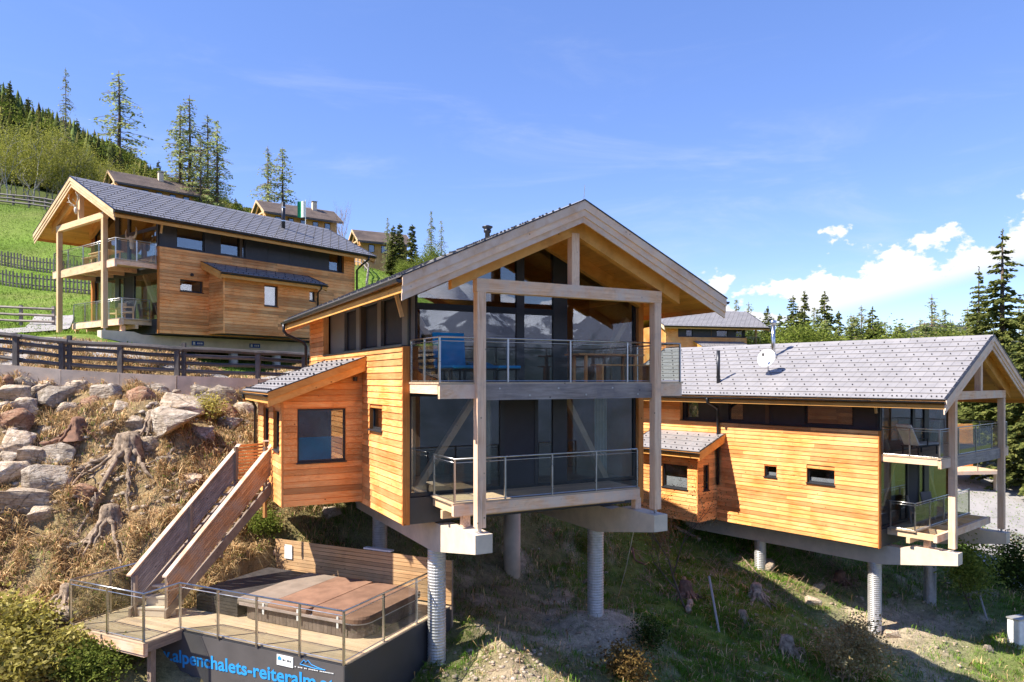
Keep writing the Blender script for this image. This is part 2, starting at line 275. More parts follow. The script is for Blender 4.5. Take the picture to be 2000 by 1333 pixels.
def ground(x,y):
    x=np.asarray(x,float); y=np.asarray(y,float); sh=x.shape; q=np.stack([x.ravel(),y.ravel()],-1); z=np.empty(len(q))
    for i in range(0,len(q),20000):
        b=q[i:i+20000]; z[i:i+20000]=mq(np.maximum((b*b).sum(1)[:,None]+_P2-2*(b@_P.T),0))@_W[:_n]+_W[_n]+b@_W[_n+1:]
    x=q[:,0]; y=q[:,1]
    near=np.exp(-np.maximum(0,np.hypot(x,y-24)-26)/18.)
    wild=near*(1/(1+np.exp((y-26.0+.25*np.clip(x+9,0,60)*-1.1)/.8)))
    z=z+wild*((fbm(x*.55,y*.55,4,3)-.5)*.8+(fbm(x*2.1,y*2.1,3,9)-.5)*.28)
    left=wild/(1+np.exp((x+7.5)/1.2)); z=z+left*((fbm(x*.9+5,y*1.3,3,21)-.5)*.9)
    z=z+.75*np.exp(-((x-2.5)**2+(y-20.6)**2)/1.9)+.35*np.exp(-((x-.3)**2*.25+(y-16.6)**2)/1.0)
    far=1-np.exp(-np.maximum(0,np.hypot(x,y)-120)/150.); z=z+far*(fbm(x*.012,y*.012,5,5)-.5)*18
    lx=((x+3.585)*.9026-(y-15.32)*.4305)/1.11; ly=((x+3.585)*.4305+(y-15.32)*.9026)/1.11; sg=lambda v: 1/(1+np.exp(-np.clip(v/.08,-40,40)))
    cut=sg(lx+7.2)*sg(.1-lx)*sg(ly+1.2)*sg(np.where(lx>-5.7,4.25,1.4)-ly); z=np.where(z>-6.5,z*(1-cut)+cut*-6.5,z)
    return z.reshape(sh)
def gz(x,y): return float(ground(np.array([x]),np.array([y]))[0])
_T=np.concatenate([np.arange(10,60,.6),np.arange(60,400,4.)])
def hit(px,py,t0=10.):
    "where the line of sight through a picture point meets the ground"
    dx,dz=(px-CX)/F,(HY-py)/F; T=_T[_T>=t0]; d=T*dz-ground(T*dx,T); k=np.argmax(d<0) if (d<0).any() else len(T)-1
    if k>0:
        U=np.linspace(T[k-1],T[k],9); e=U*dz-ground(U*dx,U); t=U[np.argmax(e<0)] if (e<0).any() else U[-1]
    else: t=T[k]
    return Vector((t*dx,t,gz(t*dx,t)))
def hits(px,py):
    "hit() for many picture points at once"
    px=np.asarray(px); py=np.asarray(py); dx=((px-CX)/F)[:,None]; dz=((HY-py)/F)[:,None]; T=np.broadcast_to(_T[_T<75],(len(px),(_T<75).sum())); d=T*dz-ground(T*dx,T); k=np.maximum(1,np.where((d<0).any(1),np.argmax(d<0,1),T.shape[1]-1)); i=np.arange(len(px))
    U=T[i,k-1][:,None]+(T[i,k]-T[i,k-1])[:,None]*np.linspace(0,1,9); e=U*dz-ground(U*dx,U); t=U[i,np.where((e<0).any(1),np.argmax(e<0,1),8)]; x=t*dx[:,0]; return np.stack([x,t,ground(x,t)],-1)
def axis(a,b,step,lo,hi,g=1.13):
    A=list(np.arange(a,b+1e-6,step)); s=step
    while A[-1]<hi: s*=g; A.append(A[-1]+s)
    s=step; B=[]; c=a
    while c>lo: s*=g; c-=s; B.append(c)
    return np.array(B[::-1]+A)
def zone(x,y):
    "shares of meadow, dry grass, bare soil and green grass at a place"
    n=fbm(x*.35,y*.35,4,31); n2=fbm(x*1.3,y*1.3,3,41); n3=fbm(x*.15,y*.15,3,51)
    sg=lambda v,w: 1/(1+np.exp(-np.clip(v/w,-30,30)))
    meadow=sg(y-(31+.0*x)-np.where(x<-6,0,8),.6)*np.where(x<-6,1,sg(y-38,2)); meadow=np.maximum(meadow,sg(np.hypot(x,y-24)-45,4))
    dry=sg(-x-6.6,.8)*(1-meadow)*np.clip(.35+1.3*n,0,1)
    soil=np.exp(-((x-2.5)**2+(y-20.4)**2)/2.6)+.9*np.exp(-((x-.2)**2*.35+(y-16.7)**2)/1.2)+.8*np.exp(-((x-13.3)**2+(y-25.0)**2*.6)/6)+.9*np.exp(-((x-15.8)**2*.5+(y-27.5)**2)/3)+.75*sg(n2-.62,.03)*sg(n-.5,.1)+.55*np.exp(-((x+.5)**2/16+(y-22)**2/9))
    soil=np.clip(soil,0,1)*(1-meadow)*(1-.7*sg(-x-6.6,.8))
    return meadow,dry,soil,n,n2,n3
def build_ground():
    xs=axis(-24,30,.24,-1700,1700); ys=axis(11.5,40,.24,-1700,1700); Xg,Yg=np.meshgrid(xs,ys); Z=ground(Xg,Yg)
    V=np.stack([Xg.ravel(),Yg.ravel(),Z.ravel()],-1); nx=len(xs); i=np.arange(nx-1); j=np.arange(len(ys)-1); I,J=np.meshgrid(i,j); a=(J*nx+I).ravel(); Fa=np.stack([a,a+1,a+nx+1,a+nx],-1)
    me_,dry,soil,n,n2,n3=zone(V[:,0],V[:,1])
    green=np.array([.11,.18,.03]); mead=np.array([.165,.255,.04]); dr=np.array([.40,.285,.15]); so=np.array([.58,.46,.33]); br=np.array([.30,.20,.12])
    rs=1/(1+np.exp(-(V[:,0]-1.5)/1.5)); gm=np.clip(1.15-n-.25+.38*rs,0,1)[:,None]; c=green*gm*1.35+br*(1-gm)
    k=lambda t: t[:,None]
    c=c*(1-k(dry))+dr*k(dry)*k(.75+.5*n2); c=c*(1-k(soil))+so*k(soil)*k(.75+.5*n2); dryp=np.clip((n2-.52)*4,0,.5)*k(me_)[:,0]; c=c*(1-k(me_))+mead*k(me_)*k(.62+.76*n); c=c*(1-k(dryp))+np.array([.26,.24,.09])*k(dryp)
    bounce=1/(1+np.exp((V[:,1]-11.5)/.8)); bounce=bounce*np.exp(-np.maximum(0,-V[:,1]-60)/60.); c=c*(1-k(bounce)*.8)+np.array([.44,.33,.19])*k(bounce)*.8*k(.7+.6*n2)  # unseen slope below the camera, tinted pale and warm to bounce light onto facades
    fo=1/(1+np.exp(-(np.hypot(V[:,0]+30,V[:,1]-70)-75)/8)); fo=np.maximum(fo,1/(1+np.exp(-(V[:,1]-80)/3))*(V[:,0]<-40)); c=c*(1-k(fo)*.75)+np.array([.05,.062,.022])*k(fo)*.75
    me=np_mesh('ground',V,Fa,c,True); t=NT('hillside_soil_and_turf'); at=t.n('ShaderNodeVertexColor',layer_name='Col'); tc=t.n('ShaderNodeTexCoord')
    nn=t.noise(tc.outputs['Object'],3.5,8,.68); n3_=t.noise(tc.outputs['Object'],22,5,.7)
    cc=t.mix(1.,at.outputs[0],t.ramp(nn,[(.28,.55),(.5,1.),(.72,1.4)]),'MULTIPLY'); cc=t.mix(1.,cc,t.ramp(n3_,[(.3,.65),(.7,1.3)]),'MULTIPLY')
    t.bsdf(cc,.95,0,t.bump(t.mix(.5,nn,n3_),1.0,.14),.1); tag(obj('hillside',me,t.m),kind='structure')
build_ground()
def strip(name,pts,width,mat,dz=.06,nw=7,step=.6):
    P=[Vector((*p,0)) for p in pts]; Q=[]
    for a,b in zip(P,P[1:]):
        m=max(1,int((b-a).length/step)); Q+=[a.lerp(b,i/m) for i in range(m)]
    Q.append(P[-1]); V=[];Fc=[]
    for i,p in enumerate(Q):
        d=(Q[min(i+1,len(Q)-1)]-Q[max(i-1,0)]).normalized(); s=Vector((-d.y,d.x,0)); w=width(i/(len(Q)-1)) if callable(width) else width
        for k in range(nw):
            q=p+s*w*(k/(nw-1)-.5); V.append((q.x,q.y,0))
    A=np.array(V); A[:,2]=ground(A[:,0],A[:,1])+dz; n=len(Q)
    Fa=np.array([(i*nw+k,i*nw+k+1,(i+1)*nw+k+1,(i+1)*nw+k) for i in range(n-1) for k in range(nw-1)])
    return tag(obj(name,np_mesh(name,A,Fa,None,True),mat),kind='structure')
strip('road',[(-60,31.5),(-40,31),(-28,30.2),(-20,29.6),(-14,29.2),(-9.5,29.8),(-6,32)],lambda t:4.4-1.4*t,X['asphalt'],.10,9)
strip('house_path',[(-29,32.5),(-27,36),(-26.6,41),(-30,47)],2.2,X['asphalt'],.13)
strip('lower_road',[(24.6,27.5),(24.6,33),(26.3,39),(31,47),(37.5,56),(46,66),(60,78)],5.2,X['asphalt'],.12,9)
def build_mountains():
    th=np.radians(np.linspace(150,400,420)); r=np.linspace(1500,5200,90); T,Rr=np.meshgrid(th,r); Xm=Rr*np.cos(T); Ym=Rr*np.sin(T)
    prof=np.clip((Rr-1500)/1900,0,1); prof=prof*prof*(3-2*prof); ridge=1-np.abs(2*fbm(Xm/900,Ym/900,6,77)-1); fade=np.clip((T-th[0])/.4,0,1)*np.clip((th[-1]-T)/.4,0,1)
    Z=-420+prof*fade*(420+ridge*520+(fbm(Xm/260,Ym/260,5,88)-.5)*260)
    V=np.stack([Xm.ravel(),Ym.ravel(),Z.ravel()],-1); nx=len(th); a=(np.arange(len(r)-1)[:,None]*nx+np.arange(nx-1)[None]).ravel(); Fa=np.stack([a,a+1,a+nx+1,a+nx],-1)
    t=NT('snowy_mountain'); g=t.n('ShaderNodeNewGeometry'); sp=t.n('ShaderNodeSeparateXYZ'); t.l(g.outputs['Position'],sp.inputs[0]); tc=t.n('ShaderNodeTexCoord')
    h=t.math('ADD',sp.outputs[2],t.math('MULTIPLY',t.math('SUBTRACT',t.noise(tc.outputs['Object'],.006,7,.65),.5),700.))
    n=t.noise(tc.outputs['Object'],.01,6,.6); cc=t.mix(t.ramp(n,[(.35,0.),(.65,1.)]),(.03,.045,.06),(.05,.068,.10))  # bluish distance haze is put into the forest and rock colours
    rk=t.n('ShaderNodeMapRange'); t.l(h,rk.inputs[0]); rk.inputs[1].default_value=60; rk.inputs[2].default_value=120; cc=t.mix(rk.outputs[0],cc,(.13,.15,.21))
    sn=t.n('ShaderNodeMapRange'); t.l(h,sn.inputs[0]); sn.inputs[1].default_value=265; sn.inputs[2].default_value=295; cc=t.mix(sn.outputs[0],cc,(.60,.64,.72)); t.bsdf(cc,.95)
    tag(obj('mountain_range',np_mesh('mountain_range',V,Fa,None,True),t.m),kind='structure')
build_mountains()
def build_far_hills():
    xs=np.linspace(300,2600,150); ys=np.linspace(1300,2900,60); Xh,Yh=np.meshgrid(xs,ys); a=Xh/Yh
    Z=-80+ (60+150*np.exp(-((a-.60)/.13)**2)+70*np.exp(-((a-.78)/.08)**2)+30*fbm(Xh/160,Yh/160,5,61))*np.exp(-((Yh-2000)/420)**2)
    Z+=np.exp(-((Yh-2000)/420)**2)*14*fbm(Xh/18,Yh/18,2,63)
    V=np.stack([Xh.ravel(),Yh.ravel(),Z.ravel()],-1); nx=len(xs); b=(np.arange(len(ys)-1)[:,None]*nx+np.arange(nx-1)[None]).ravel(); Fa=np.stack([b,b+1,b+nx+1,b+nx],-1)
    tag(obj('wooded_far_hills',np_mesh('wooded_far_hills',V,Fa),plain('far_wood',(.045,.058,.05),.95,0,.3,.02)),kind='structure')
build_far_hills()
# ---------------------------------------------------------------- chalets
UM=2.48
class Chalet:
    def __init__(s,label,O,a,mir=False,h=1.,apex=4.15,eave=2.1,vb=12.1,rb=12.5,lite=False,group=None,P=None):
        s.mir=mir; s.h=h; s.apex=apex; s.eave=eave; s.vb=vb; s.rb=rb; s.lite=lite; s.P=P or {}
        s.root=thing('chalet',label,'chalet',O,radians(a),group); s.sl=(apex-eave)/4.43; s.O=O
        s.M=Matrix.Translation(O)@Matrix.Rotation(radians(a),4,'Z')
    def T(s,p): return (-p[0] if s.mir else p[0],p[1],p[2]*s.h)
    def wpos(s,u,v,w): return s.M@Vector(s.T((u,v,w)))
    def part(s,name,mb,mat,parent=None,kind=None,smooth=False,loc=None):
        me=mb if isinstance(mb,bpy.types.Mesh) else mb.mesh(name,s.T,s.mir,smooth)
        o=obj(name,me,mat,parent or s.root,loc)
        if kind: o['kind']=kind
        return o
    def rw(s,u): return s.apex-s.sl*abs(u-UM)
    # walls -------------------------------------------------------------
    def face(s,kind,at):
        sg=1
        if kind=='side': return lambda a,w,o:(at-o,a,w)
        if kind=='far': return lambda a,w,o:(at+o,a,w)
        if kind=='back': return lambda a,w,o:(a,at+o,w)
        return lambda a,w,o:(a,at-o,w)
    def fbox(s,mb,P,a0,a1,w0,w1,o0,o1):
        c=[(a0,w0,o0),(a1,w0,o0),(a1,w0,o1),(a0,w0,o1),(a0,w1,o0),(a1,w1,o0),(a1,w1,o1),(a0,w1,o1)]; q=[P(*k) for k in c]
        d=(Vector(q[1])-Vector(q[0])).cross(Vector(q[3])-Vector(q[0])).dot(Vector(q[4])-Vector(q[0]))
        if d<0: q=[q[1],q[0],q[3],q[2],q[5],q[4],q[7],q[6]]
        mb.add(q,BOXF)
    def wall(s,name,P,a0,a1,w0,w1,holes=(),top=None,mat=None,core=True,pitch=.166,planks=True):
        mb=MB(); A=sorted({a0,a1,*[x for h in holes for x in h[:2]]}); B=sorted({w0,w1,*[x for h in holes for x in h[2:4]]})
        for x0,x1 in zip(A,A[1:]):
            for y0,y1 in zip(B,B[1:]):
                if any(h[0]<=x0+1e-6 and x1<=h[1]+1e-6 and h[2]<=y0+1e-6 and y1<=h[3]+1e-6 for h in holes): continue
                if top:
                    t0=min(y1,top(x0)-.03); t1=min(y1,top(x1)-.03)
                    if t0<=y0 and t1<=y0: continue
                    t0=max(t0,y0+.002); t1=max(t1,y0+.002)
                    q=[P(x0,y0,-.18),P(x1,y0,-.18),P(x1,y0,-.028),P(x0,y0,-.028),P(x0,t0,-.18),P(x1,t1,-.18),P(x1,t1,-.028),P(x0,t0,-.028)]; mb.add(q,BOXF)
                else: s.fbox(mb,P,x0,x1,y0,y1,-.18,-.028)
        wl=s.part(name,mb,mat or W['siding'])
        if not planks: return wl
        w=w0; J=MB(); k=0
        while w<w1-.03:
            wt=min(w+pitch,w1); segs=[(a0,a1)]
            if top:
                # clip the row to where the sloping head leaves room
                xs=np.linspace(a0,a1,60); ok=[x for x in xs if top(x)>wt-.02]
                if len(ok)<2: break
                segs=[(ok[0],ok[-1])]
            for h in holes:
                if h[2]<wt-.01 and h[3]>w+.01: segs=[q for (x,y) in segs for q in ((x,min(y,h[0])),(max(x,h[1]),y)) if q[1]-q[0]>.03]
            for (x,y) in segs:
                cut=[x]
                
                while y-cut[-1]>4.2: cut.append(cut[-1]+R.uniform(2.2,4.0))
                cut.append(y)
                for p,q in zip(cut,cut[1:]):
                    e=R.uniform(0,.004); m=J if s.lite else MB(); x0,x1,z0,z1=p+.0015,q-.0015,w+.010,wt-.005; ob=.014+e
                    Q=[P(*k) for k in ((x0,z0,-.024),(x1,z0,-.024),(x1,z0,ob),(x0,z0,ob),(x0,z1,-.024),(x1,z1,-.024),(x1,z1,-.006+e),(x0,z1,-.006+e))]
                    if (Vector(Q[1])-Vector(Q[0])).cross(Vector(Q[3])-Vector(Q[0])).dot(Vector(Q[4])-Vector(Q[0]))<0: Q=[Q[1],Q[0],Q[3],Q[2],Q[5],Q[4],Q[7],Q[6]]
                    m.add(Q,BOXF)
                    if not s.lite: s.part('plank',m,mat or W['siding'],wl)
            w+=pitch; k+=1
        if s.lite: s.part('plank_cladding',J,mat or W['siding'],wl,'stuff')
        return wl
    def window(s,P,a0,a1,w0,w1,recess=.09,blind=0,reveal=True,sill=True,fr=.06,mull=(),bar=None):
        mb=MB(); o1=-recess; o0=-recess-.06
        for b in ((a0,a1,w0,w0+fr),(a0,a1,w1-fr,w1),(a0,a0+fr,w0+fr,w1-fr),(a1-fr,a1,w0+fr,w1-fr)): s.fbox(mb,P,*b,o0,o1)
        for x in mull: s.fbox(mb,P,x-fr*.6,x+fr*.6,w0+fr,w1-fr,o0,o1-.004)
        f=s.part('window',mb,X['frame'])
        g=MB(); s.fbox(g,P,a0+fr*.8,a1-fr*.8,w0+fr*.8,w1-fr*.8,o0+.02,o0+.032); s.part('pane',g,G['window'],f)
        if reveal and not s.lite:
            m=MB()
            for b in ((a0-.001,a0+.014,w0,w1),(a1-.014,a1+.001,w0,w1),(a0+.014,a1-.014,w1-.014,w1)): s.fbox(m,P,*b,o1+.002,.006)
            s.part('reveal',m,W['trimorange'],f)
        if sill:
            m=MB(); s.fbox(m,P,a0-.02,a1+.02,w0-.035,w0+.003,o1,.05); s.part('sill',m,X['frame'],f)
        if blind:
            m=MB(); s.fbox(m,P,a0+fr,a1-fr,w0+fr*.5,w0+(w1-w0)*blind,o0-.05,o0-.04); s.part('blind',m,X['blind'] if bar is None else bar,f)
        return f
    # roof --------------------------------------------------------------
    def roof(s,tiles='roof'):
        sl=s.sl; th=math.atan(sl); U0,U1=UM-4.43,UM+4.43; v0,v1=-.46,s.rb; e=s.eave; A=s.apex
        mb=MB()
        for (ua,wa,ub,wb) in ((U0,e,UM,A),(UM,A,U1,e)): mb.prism([(ua,v0+.03,wa-.16),(ub,v0+.03,wb-.16),(ub,v0+.03,wb-.02),(ua,v0+.03,wa-.02)],(0,v1-v0-.05,0))
        roof=s.part('roof',mb,W['soffit'])
        # ceiling boards under the rafters' cover
        n=30; J=MB()
        for sd in (0,1):
            for i in range(n):
                a=i/n; b=(i+1)/n-.0015; ua=U0+.03+(UM-U0-.03)*a; ub=U0+.03+(UM-U0-.03)*b
                if sd: ua,ub=2*UM-ub,2*UM-ua
                m=J if s.lite else MB(); m.hexa([(ua,v0+.05,s.rw(ua)-.19),(ub,v0+.05,s.rw(ub)-.19),(ub,v1-.05,s.rw(ub)-.19),(ua,v1-.05,s.rw(ua)-.19)],[(ua,v0+.05,s.rw(ua)-.165),(ub,v0+.05,s.rw(ub)-.165),(ub,v1-.05,s.rw(ub)-.165),(ua,v1-.05,s.rw(ua)-.165)])
                if not s.lite: s.part('soffit_board',m,W['soffit'],roof)
        if s.lite: s.part('soffit_boards',J,W['soffit'],roof,'stuff')
        # bargeboards, three stepped layers on each slope, front and back
        for fr in (0,1):
            for t0,t1,dv in ((.035,-.165,0.),(-.15,-.325,.03),(-.31,-.47,.06)):
                for (ua,ub) in ((U0-.02,UM),(UM,U1+.02)):
                    y=(v0-.03+dv) if not fr else v1-.01-dv
                    m=MB().prism([(ua,y,s.rw(ua)+t1),(ub,y,s.rw(ub)+t1),(ub,y,s.rw(ub)+t0),(ua,y,s.rw(ua)+t0)],(0,.035,0)); s.part('bargeboard',m,s.P.get('barge',W['barge']),roof)
            for (ua,ub) in ((U0-.04,UM),(UM,U1+.04)):
                y=v0-.045 if not fr else v1-.02
                m=MB().prism([(ua,y,s.rw(ua)+.036),(ub,y,s.rw(ub)+.036),(ub,y,s.rw(ub)+.066),(ua,y,s.rw(ua)+.066)],(0,.10,0)); s.part('verge_flashing',m,X['gutter'],roof)
        # eaves: fascia, gutter
        for sd in (0,1):
            u=U0 if not sd else U1; q=-1 if not sd else 1
            m=MB().box(min(u,u-q*.03),max(u,u-q*.03),v0+.02,v1-.02,e-.30,e-.02); s.part('fascia',m,W['soffit'],roof)
            g=MB(); r=.075; prof=[(u+q*(.012+r)+r*cos(k)*1.0,e-.045+r*sin(k)) for k in np.linspace(pi,2*pi,7)]; prof2=[(u+q*(.012+r)+(r-.008)*cos(k),e-.045+(r-.008)*sin(k)) for k in np.linspace(2*pi,pi,7)]
            poly=[(a,v0,b) for a,b in prof+prof2]; n7=len(poly); off=Vector((0,v1-v0,0)); Vv=[Vector(p) for p in poly]; g.add(Vv+[p+off for p in Vv],[(i,(i+1)%n7,n7+(i+1)%n7,n7+i) for i in range(n7)]); 
            g.add([(a,v0+.002,b) for a,b in prof],[tuple(range(7))]); g.add([(a,v1-.002,b) for a,b in prof],[tuple(range(7))]); s.part('gutter',g,X['gutter'],roof)
        # tiles: the slope over the entry bay piece by piece, the other slope as one
        Ls=(UM-U0)/cos(th); rows=12; rp=Ls/rows; tw=.585; nc=int((v1-v0)/tw); tw=(v1-v0)/nc
        ct,st=cos(th),sin(th)
        def tile(sd,r,c0,c1,mb):
            def pt(q,v,n): u=U0+q*ct-n*st; w=e+.02+q*st+n*ct; return (u if not sd else 2*UM-u,v,w)
            a,b=r*rp-.035,(r+1)*rp+.01
            bt=[pt(a,c0+.004,.012),pt(b,c0+.004,-.008),pt(b,c1-.004,-.008),pt(a,c1-.004,.012)]; tp=[pt(a,c0+.004,.042),pt(b,c0+.004,.012),pt(b,c1-.004,.012),pt(a,c1-.004,.042)]
            mb.hexa(bt,tp) if not sd else mb.hexa([bt[1],bt[0],bt[3],bt[2]],[tp[1],tp[0],tp[3],tp[2]])
        tm=X[tiles]; full=half=None; count=0; rest=MB(); hooks=MB()
        for sd in (0,1):
            for r in range(rows):
                off=(r%2)*.5; edges=[v0]+[v0+tw*(k+off) for k in range(nc+1) if v0+.05<v0+tw*(k+off)<v1-.05]+[v1]
                for c0,c1 in zip(edges,edges[1:]):
                    if sd==0 and not s.lite and count<300:
                        m=MB(); tile(0,r,c0,c1,m); s.part('roof_tile',m,tm,roof); count+=1
                    else: tile(sd,r,c0,c1,rest)
                    if sd==0:
                        q=(r+.35)*rp; vm=(c0+c1)/2; ks=(0,) if r else (-.25,0,.25)
                        for k in ks:
                            v=vm+k*(c1-c0); u=U0+q*ct; w=e+.03+q*st; hk=.062
                            hooks.prism([(u,v-.014,w),(u-.05,v-.014,w+hk*.9),(u-.085,v-.014,w+hk*.65),(u-.06,v-.014,w-.02)],(0,.028,0))
        s.part('roof_tiles',rest,tm,roof,'stuff'); s.part('snow_hooks',hooks,X['hook'],roof,'stuff')
        k=0; v=v0
        while v<v1-.05:
            b=min(v+.9,v1); m=MB()
            for q in (-1,1): m.prism([(UM,v+.004,A+.075),(UM+q*.17,v+.004,s.rw(UM+.17)+.055),(UM+q*.17,v+.004,s.rw(UM+.17)+.03),(UM,v+.004,A+.03)],(0,b-v+.02,0))
            s.part('ridge_cap',m,tm,roof); v+=.9
        s.roofo=roof
    def railing(s,pts,w,posts,hgt=1.0,pane=True,extra=.10):
        "pts: plan polyline (u,v); posts: plan positions"
        mb=MB(); path=[(u,v,w+hgt) for u,v in pts]; mb.tube(path,.022,8); mb.tube([(u,v,w+hgt-.085) for u,v in pts],.011,6); r=s.part('railing',mb,X['steel'],smooth=True)
        m=MB().tube([(u,v,w+.03) for u,v in pts],.012,6); s.part('bottom_rail',m,X['steel'],r)
        for u,v in posts:
            m=MB().box(u-.02,u+.02,v-.02,v+.02,w-extra,w+hgt-.01); s.part('railing_post',m,X['steel'],r)
        if pane:
            for (a,b) in zip(posts,posts[1:]):
                a_=Vector((*a,0)); b_=Vector((*b,0)); d=(b_-a_)
                if d.length<.15: continue
                d.normalize(); p=a_+d*.035; q=b_-d*.035; m=MB().bar((p.x,p.y,w+.47),(q.x,q.y,w+.47),.012,.83); s.part('glass_pane',m,G['rail'],r)
        return r
    def shell(s):
        "floors, inner walls and the parts every chalet shares"
        vb=s.vb; P=s.P
        for u in (0,4.96):
            m=MB().prism([(u-.21,-.22,-3.42),(u-.21,-.22,-3.84),(u-.21,2.3,-4.30),(u-.21,vb-.2,-4.30),(u-.21,vb-.2,-3.55),(u-.21,1.6,-3.55),(u-.21,1.2,-3.42)],(.42,0,0)); s.part('concrete_beam',m,X['concrete'])
        for i,(u,v) in enumerate(P.get('cols',((0,2.58),(4.96,2.62),(0,7.2),(4.96,7.6)))):
            p=s.wpos(u,v,0); zf=(gz(p.x,p.y)-.35-s.O[2])/s.h; z0=-4.30; plainc=P.get('plaincol')==i
            pr=[]; z=zf; r=.235 if not plainc else .30
            if plainc: pr=[(r,zf),(r,z0)]
            else:
                st=.075; 
                while z<z0-.001: pr+=[(r,z),(r,z+st*.3),(r-.008,z+st*.5),(r-.008,z+st*.8)]; z+=st
                pr.append((r,z0))
            m=MB().lathe(pr,(u,v,0),20); s.part('column',m,X['galv'] if not plainc else X['concrete'],smooth=plainc)
        m=MB().box(-1.10,6.06,1.98,vb-.02,-3.5,-2.86); s.part('floor_slab',m,X['dark'])
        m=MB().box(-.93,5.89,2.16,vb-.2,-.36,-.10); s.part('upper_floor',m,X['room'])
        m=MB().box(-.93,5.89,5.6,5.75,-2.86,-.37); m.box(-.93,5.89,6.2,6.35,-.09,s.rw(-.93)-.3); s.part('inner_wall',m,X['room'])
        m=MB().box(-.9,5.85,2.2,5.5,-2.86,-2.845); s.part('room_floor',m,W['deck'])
        # glazed gable front
        gv=2.05; mb=MB(); d=.09
        def fr(u0,u1,w0,w1,dd=d,mt='frame'): m=MB().box(u0,u1,gv-.02,gv-.02+dd,w0,w1); return s.part('mullion',m,X[mt])
        lo,hi=-2.80,-.37
        fr(-.95,5.91,lo-.05,lo+.04); fr(-.95,5.91,hi-.04,hi+.26); fr(-.95,-.87,lo,hi); fr(5.83,5.91,lo,hi); fr(1.55,1.66,lo,hi); fr(2.58,2.68,lo,hi); fr(3.14,3.58,lo,hi,.16,'dark')
        fr(-.95,5.91,-.11,-.02); fr(-.95,-.87,-.02,s.rw(-.9)-.23); fr(5.83,5.91,-.02,s.rw(-.9)-.23); fr(2.03,2.26,-.02,s.rw(2.1)-.25,.12,'dark'); fr(3.15,3.59,-.02,s.rw(3.59)-.24,.16,'dark')
        ub=1.72; fr(-.87,2.03,ub,ub+.16); fr(2.26,3.15,ub,ub+.16)
        for q in (-1,1):
            a,b=UM+q*3.43,UM; m=MB().prism([(a,gv-.03,s.rw(a)-.34),(b,gv-.03,s.rw(b)-.34),(b,gv-.03,s.rw(b)-.195),(a,gv-.03,s.rw(a)-.195)],(0,.10,0)); s.part('gable_frame',m,X['frame'])
        def pane(u0,u1,w0,w1,mat='facade',name='pane'):
            m=MB(); xs=[u0]+([UM] if u0<UM<u1 and w1 is None else [])+[u1]
            for x0,x1 in zip(xs,xs[1:]):
                t0=w1 if w1 is not None else s.rw(x0)-.3; t1=w1 if w1 is not None else s.rw(x1)-.3
                m.hexa([(x0,gv+.02,w0),(x1,gv+.02,w0),(x1,gv+.032,w0),(x0,gv+.032,w0)],[(x0,gv+.02,t0),(x1,gv+.02,t1),(x1,gv+.032,t1),(x0,gv+.032,t0)])
            s.part(name,m,G[mat])
        pane(-.87,1.55,lo+.04,hi-.04); pane(2.68,3.14,lo+.04,hi-.04); pane(3.58,5.83,lo+.04,hi-.04); pane(-.87,2.03,-.02,ub); pane(-.87,2.03,ub+.16,None); pane(2.26,3.15,-.02,ub); pane(2.26,3.15,ub+.16,None); pane(3.59,5.83,-.02,None)
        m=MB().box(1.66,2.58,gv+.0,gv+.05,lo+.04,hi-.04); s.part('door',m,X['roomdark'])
        # braces and curtains behind the glass
        for a,b in (((.95,2.27,-.42),(-.72,2.27,-2.8)),((3.62,2.27,-.42),(5.0,2.27,-2.8)),((-.8,2.27,1.75),(.35,2.27,-.05)),((5.75,2.27,1.75),(4.55,2.27,-.05))):
            m=MB().bar(a,b,.16,.20,(0,1,0)); s.part('brace',m,W['new_beam'])
        for (u0,u1) in P.get('curtains',((-.86,-.62),(1.1,1.5),(4.75,5.2))):
            m=MB(); n=int((u1-u0)/.05)
            for i in range(n): x=u0+i*(u1-u0)/n; y=2.42+.035*(i%2); y2=2.42+.035*((i+1)%2); m.add([(x,y,lo+.06),(x+(u1-u0)/n,y2,lo+.06),(x+(u1-u0)/n,y2,hi),(x,y,hi)],[(0,1,2,3)])
            s.part('curtain',m,X['curtain'])
        # posts, tie beam, king post, rafters
        pm=P.get('post',W['post']); bm_=P.get('beam',W['beam'])
        for u in (0,4.96):
            s.part('post',MB().box(u-.105,u+.105,-.105,.105,-3.30,1.95),pm); 
            s.part('post_shoe',MB().box(u-.03,u+.03,-.03,.03,-3.42,-3.30).box(u-.10,u+.10,-.10,.10,-3.42,-3.405),X['galv'])
        s.part('tie_beam',MB().box(-.12,5.08,-.11,.11,1.953,2.25),bm_); s.part('king_post',MB().box(UM-.105,UM+.105,-.10,.10,2.252,s.apex-.66),pm)
        for q in (-1,1):
            for y,e,nm in ((-.09,4.05-.85,'rafter'),(1.72,3.35,'rafter')):
                a=UM+q*e; b=UM; m=MB().prism([(a,y,s.rw(a)-(.70 if y<0 else .55)),(b,y,s.rw(b)-(.70 if y<0 else .55)),(b,y,s.rw(b)-.195),(a,y,s.rw(a)-.195)],(0,.18,0)); s.part(nm,m,W['soffit'])
        # upper balcony
        zt=-.06; bl=s.part('balcony',MB().box(.108,4.852,.0,.10,-.46,-.10),P.get('front_beam',W['grey']))
        for i in range(6): s.part('bolt',MB().tube([(.5+i*.78,-.012,-.20-.16*(i%2)),(.5+i*.78,.01,-.20-.16*(i%2))],.022,8),X['steel'],bl)
        s.part('balcony_beam',MB().box(-.95,-.107,.02,.12,-.42,-.105),W['beam'],bl); s.part('balcony_beam',MB().box(5.067,5.85,.02,.12,-.42,-.105),W['beam'],bl)
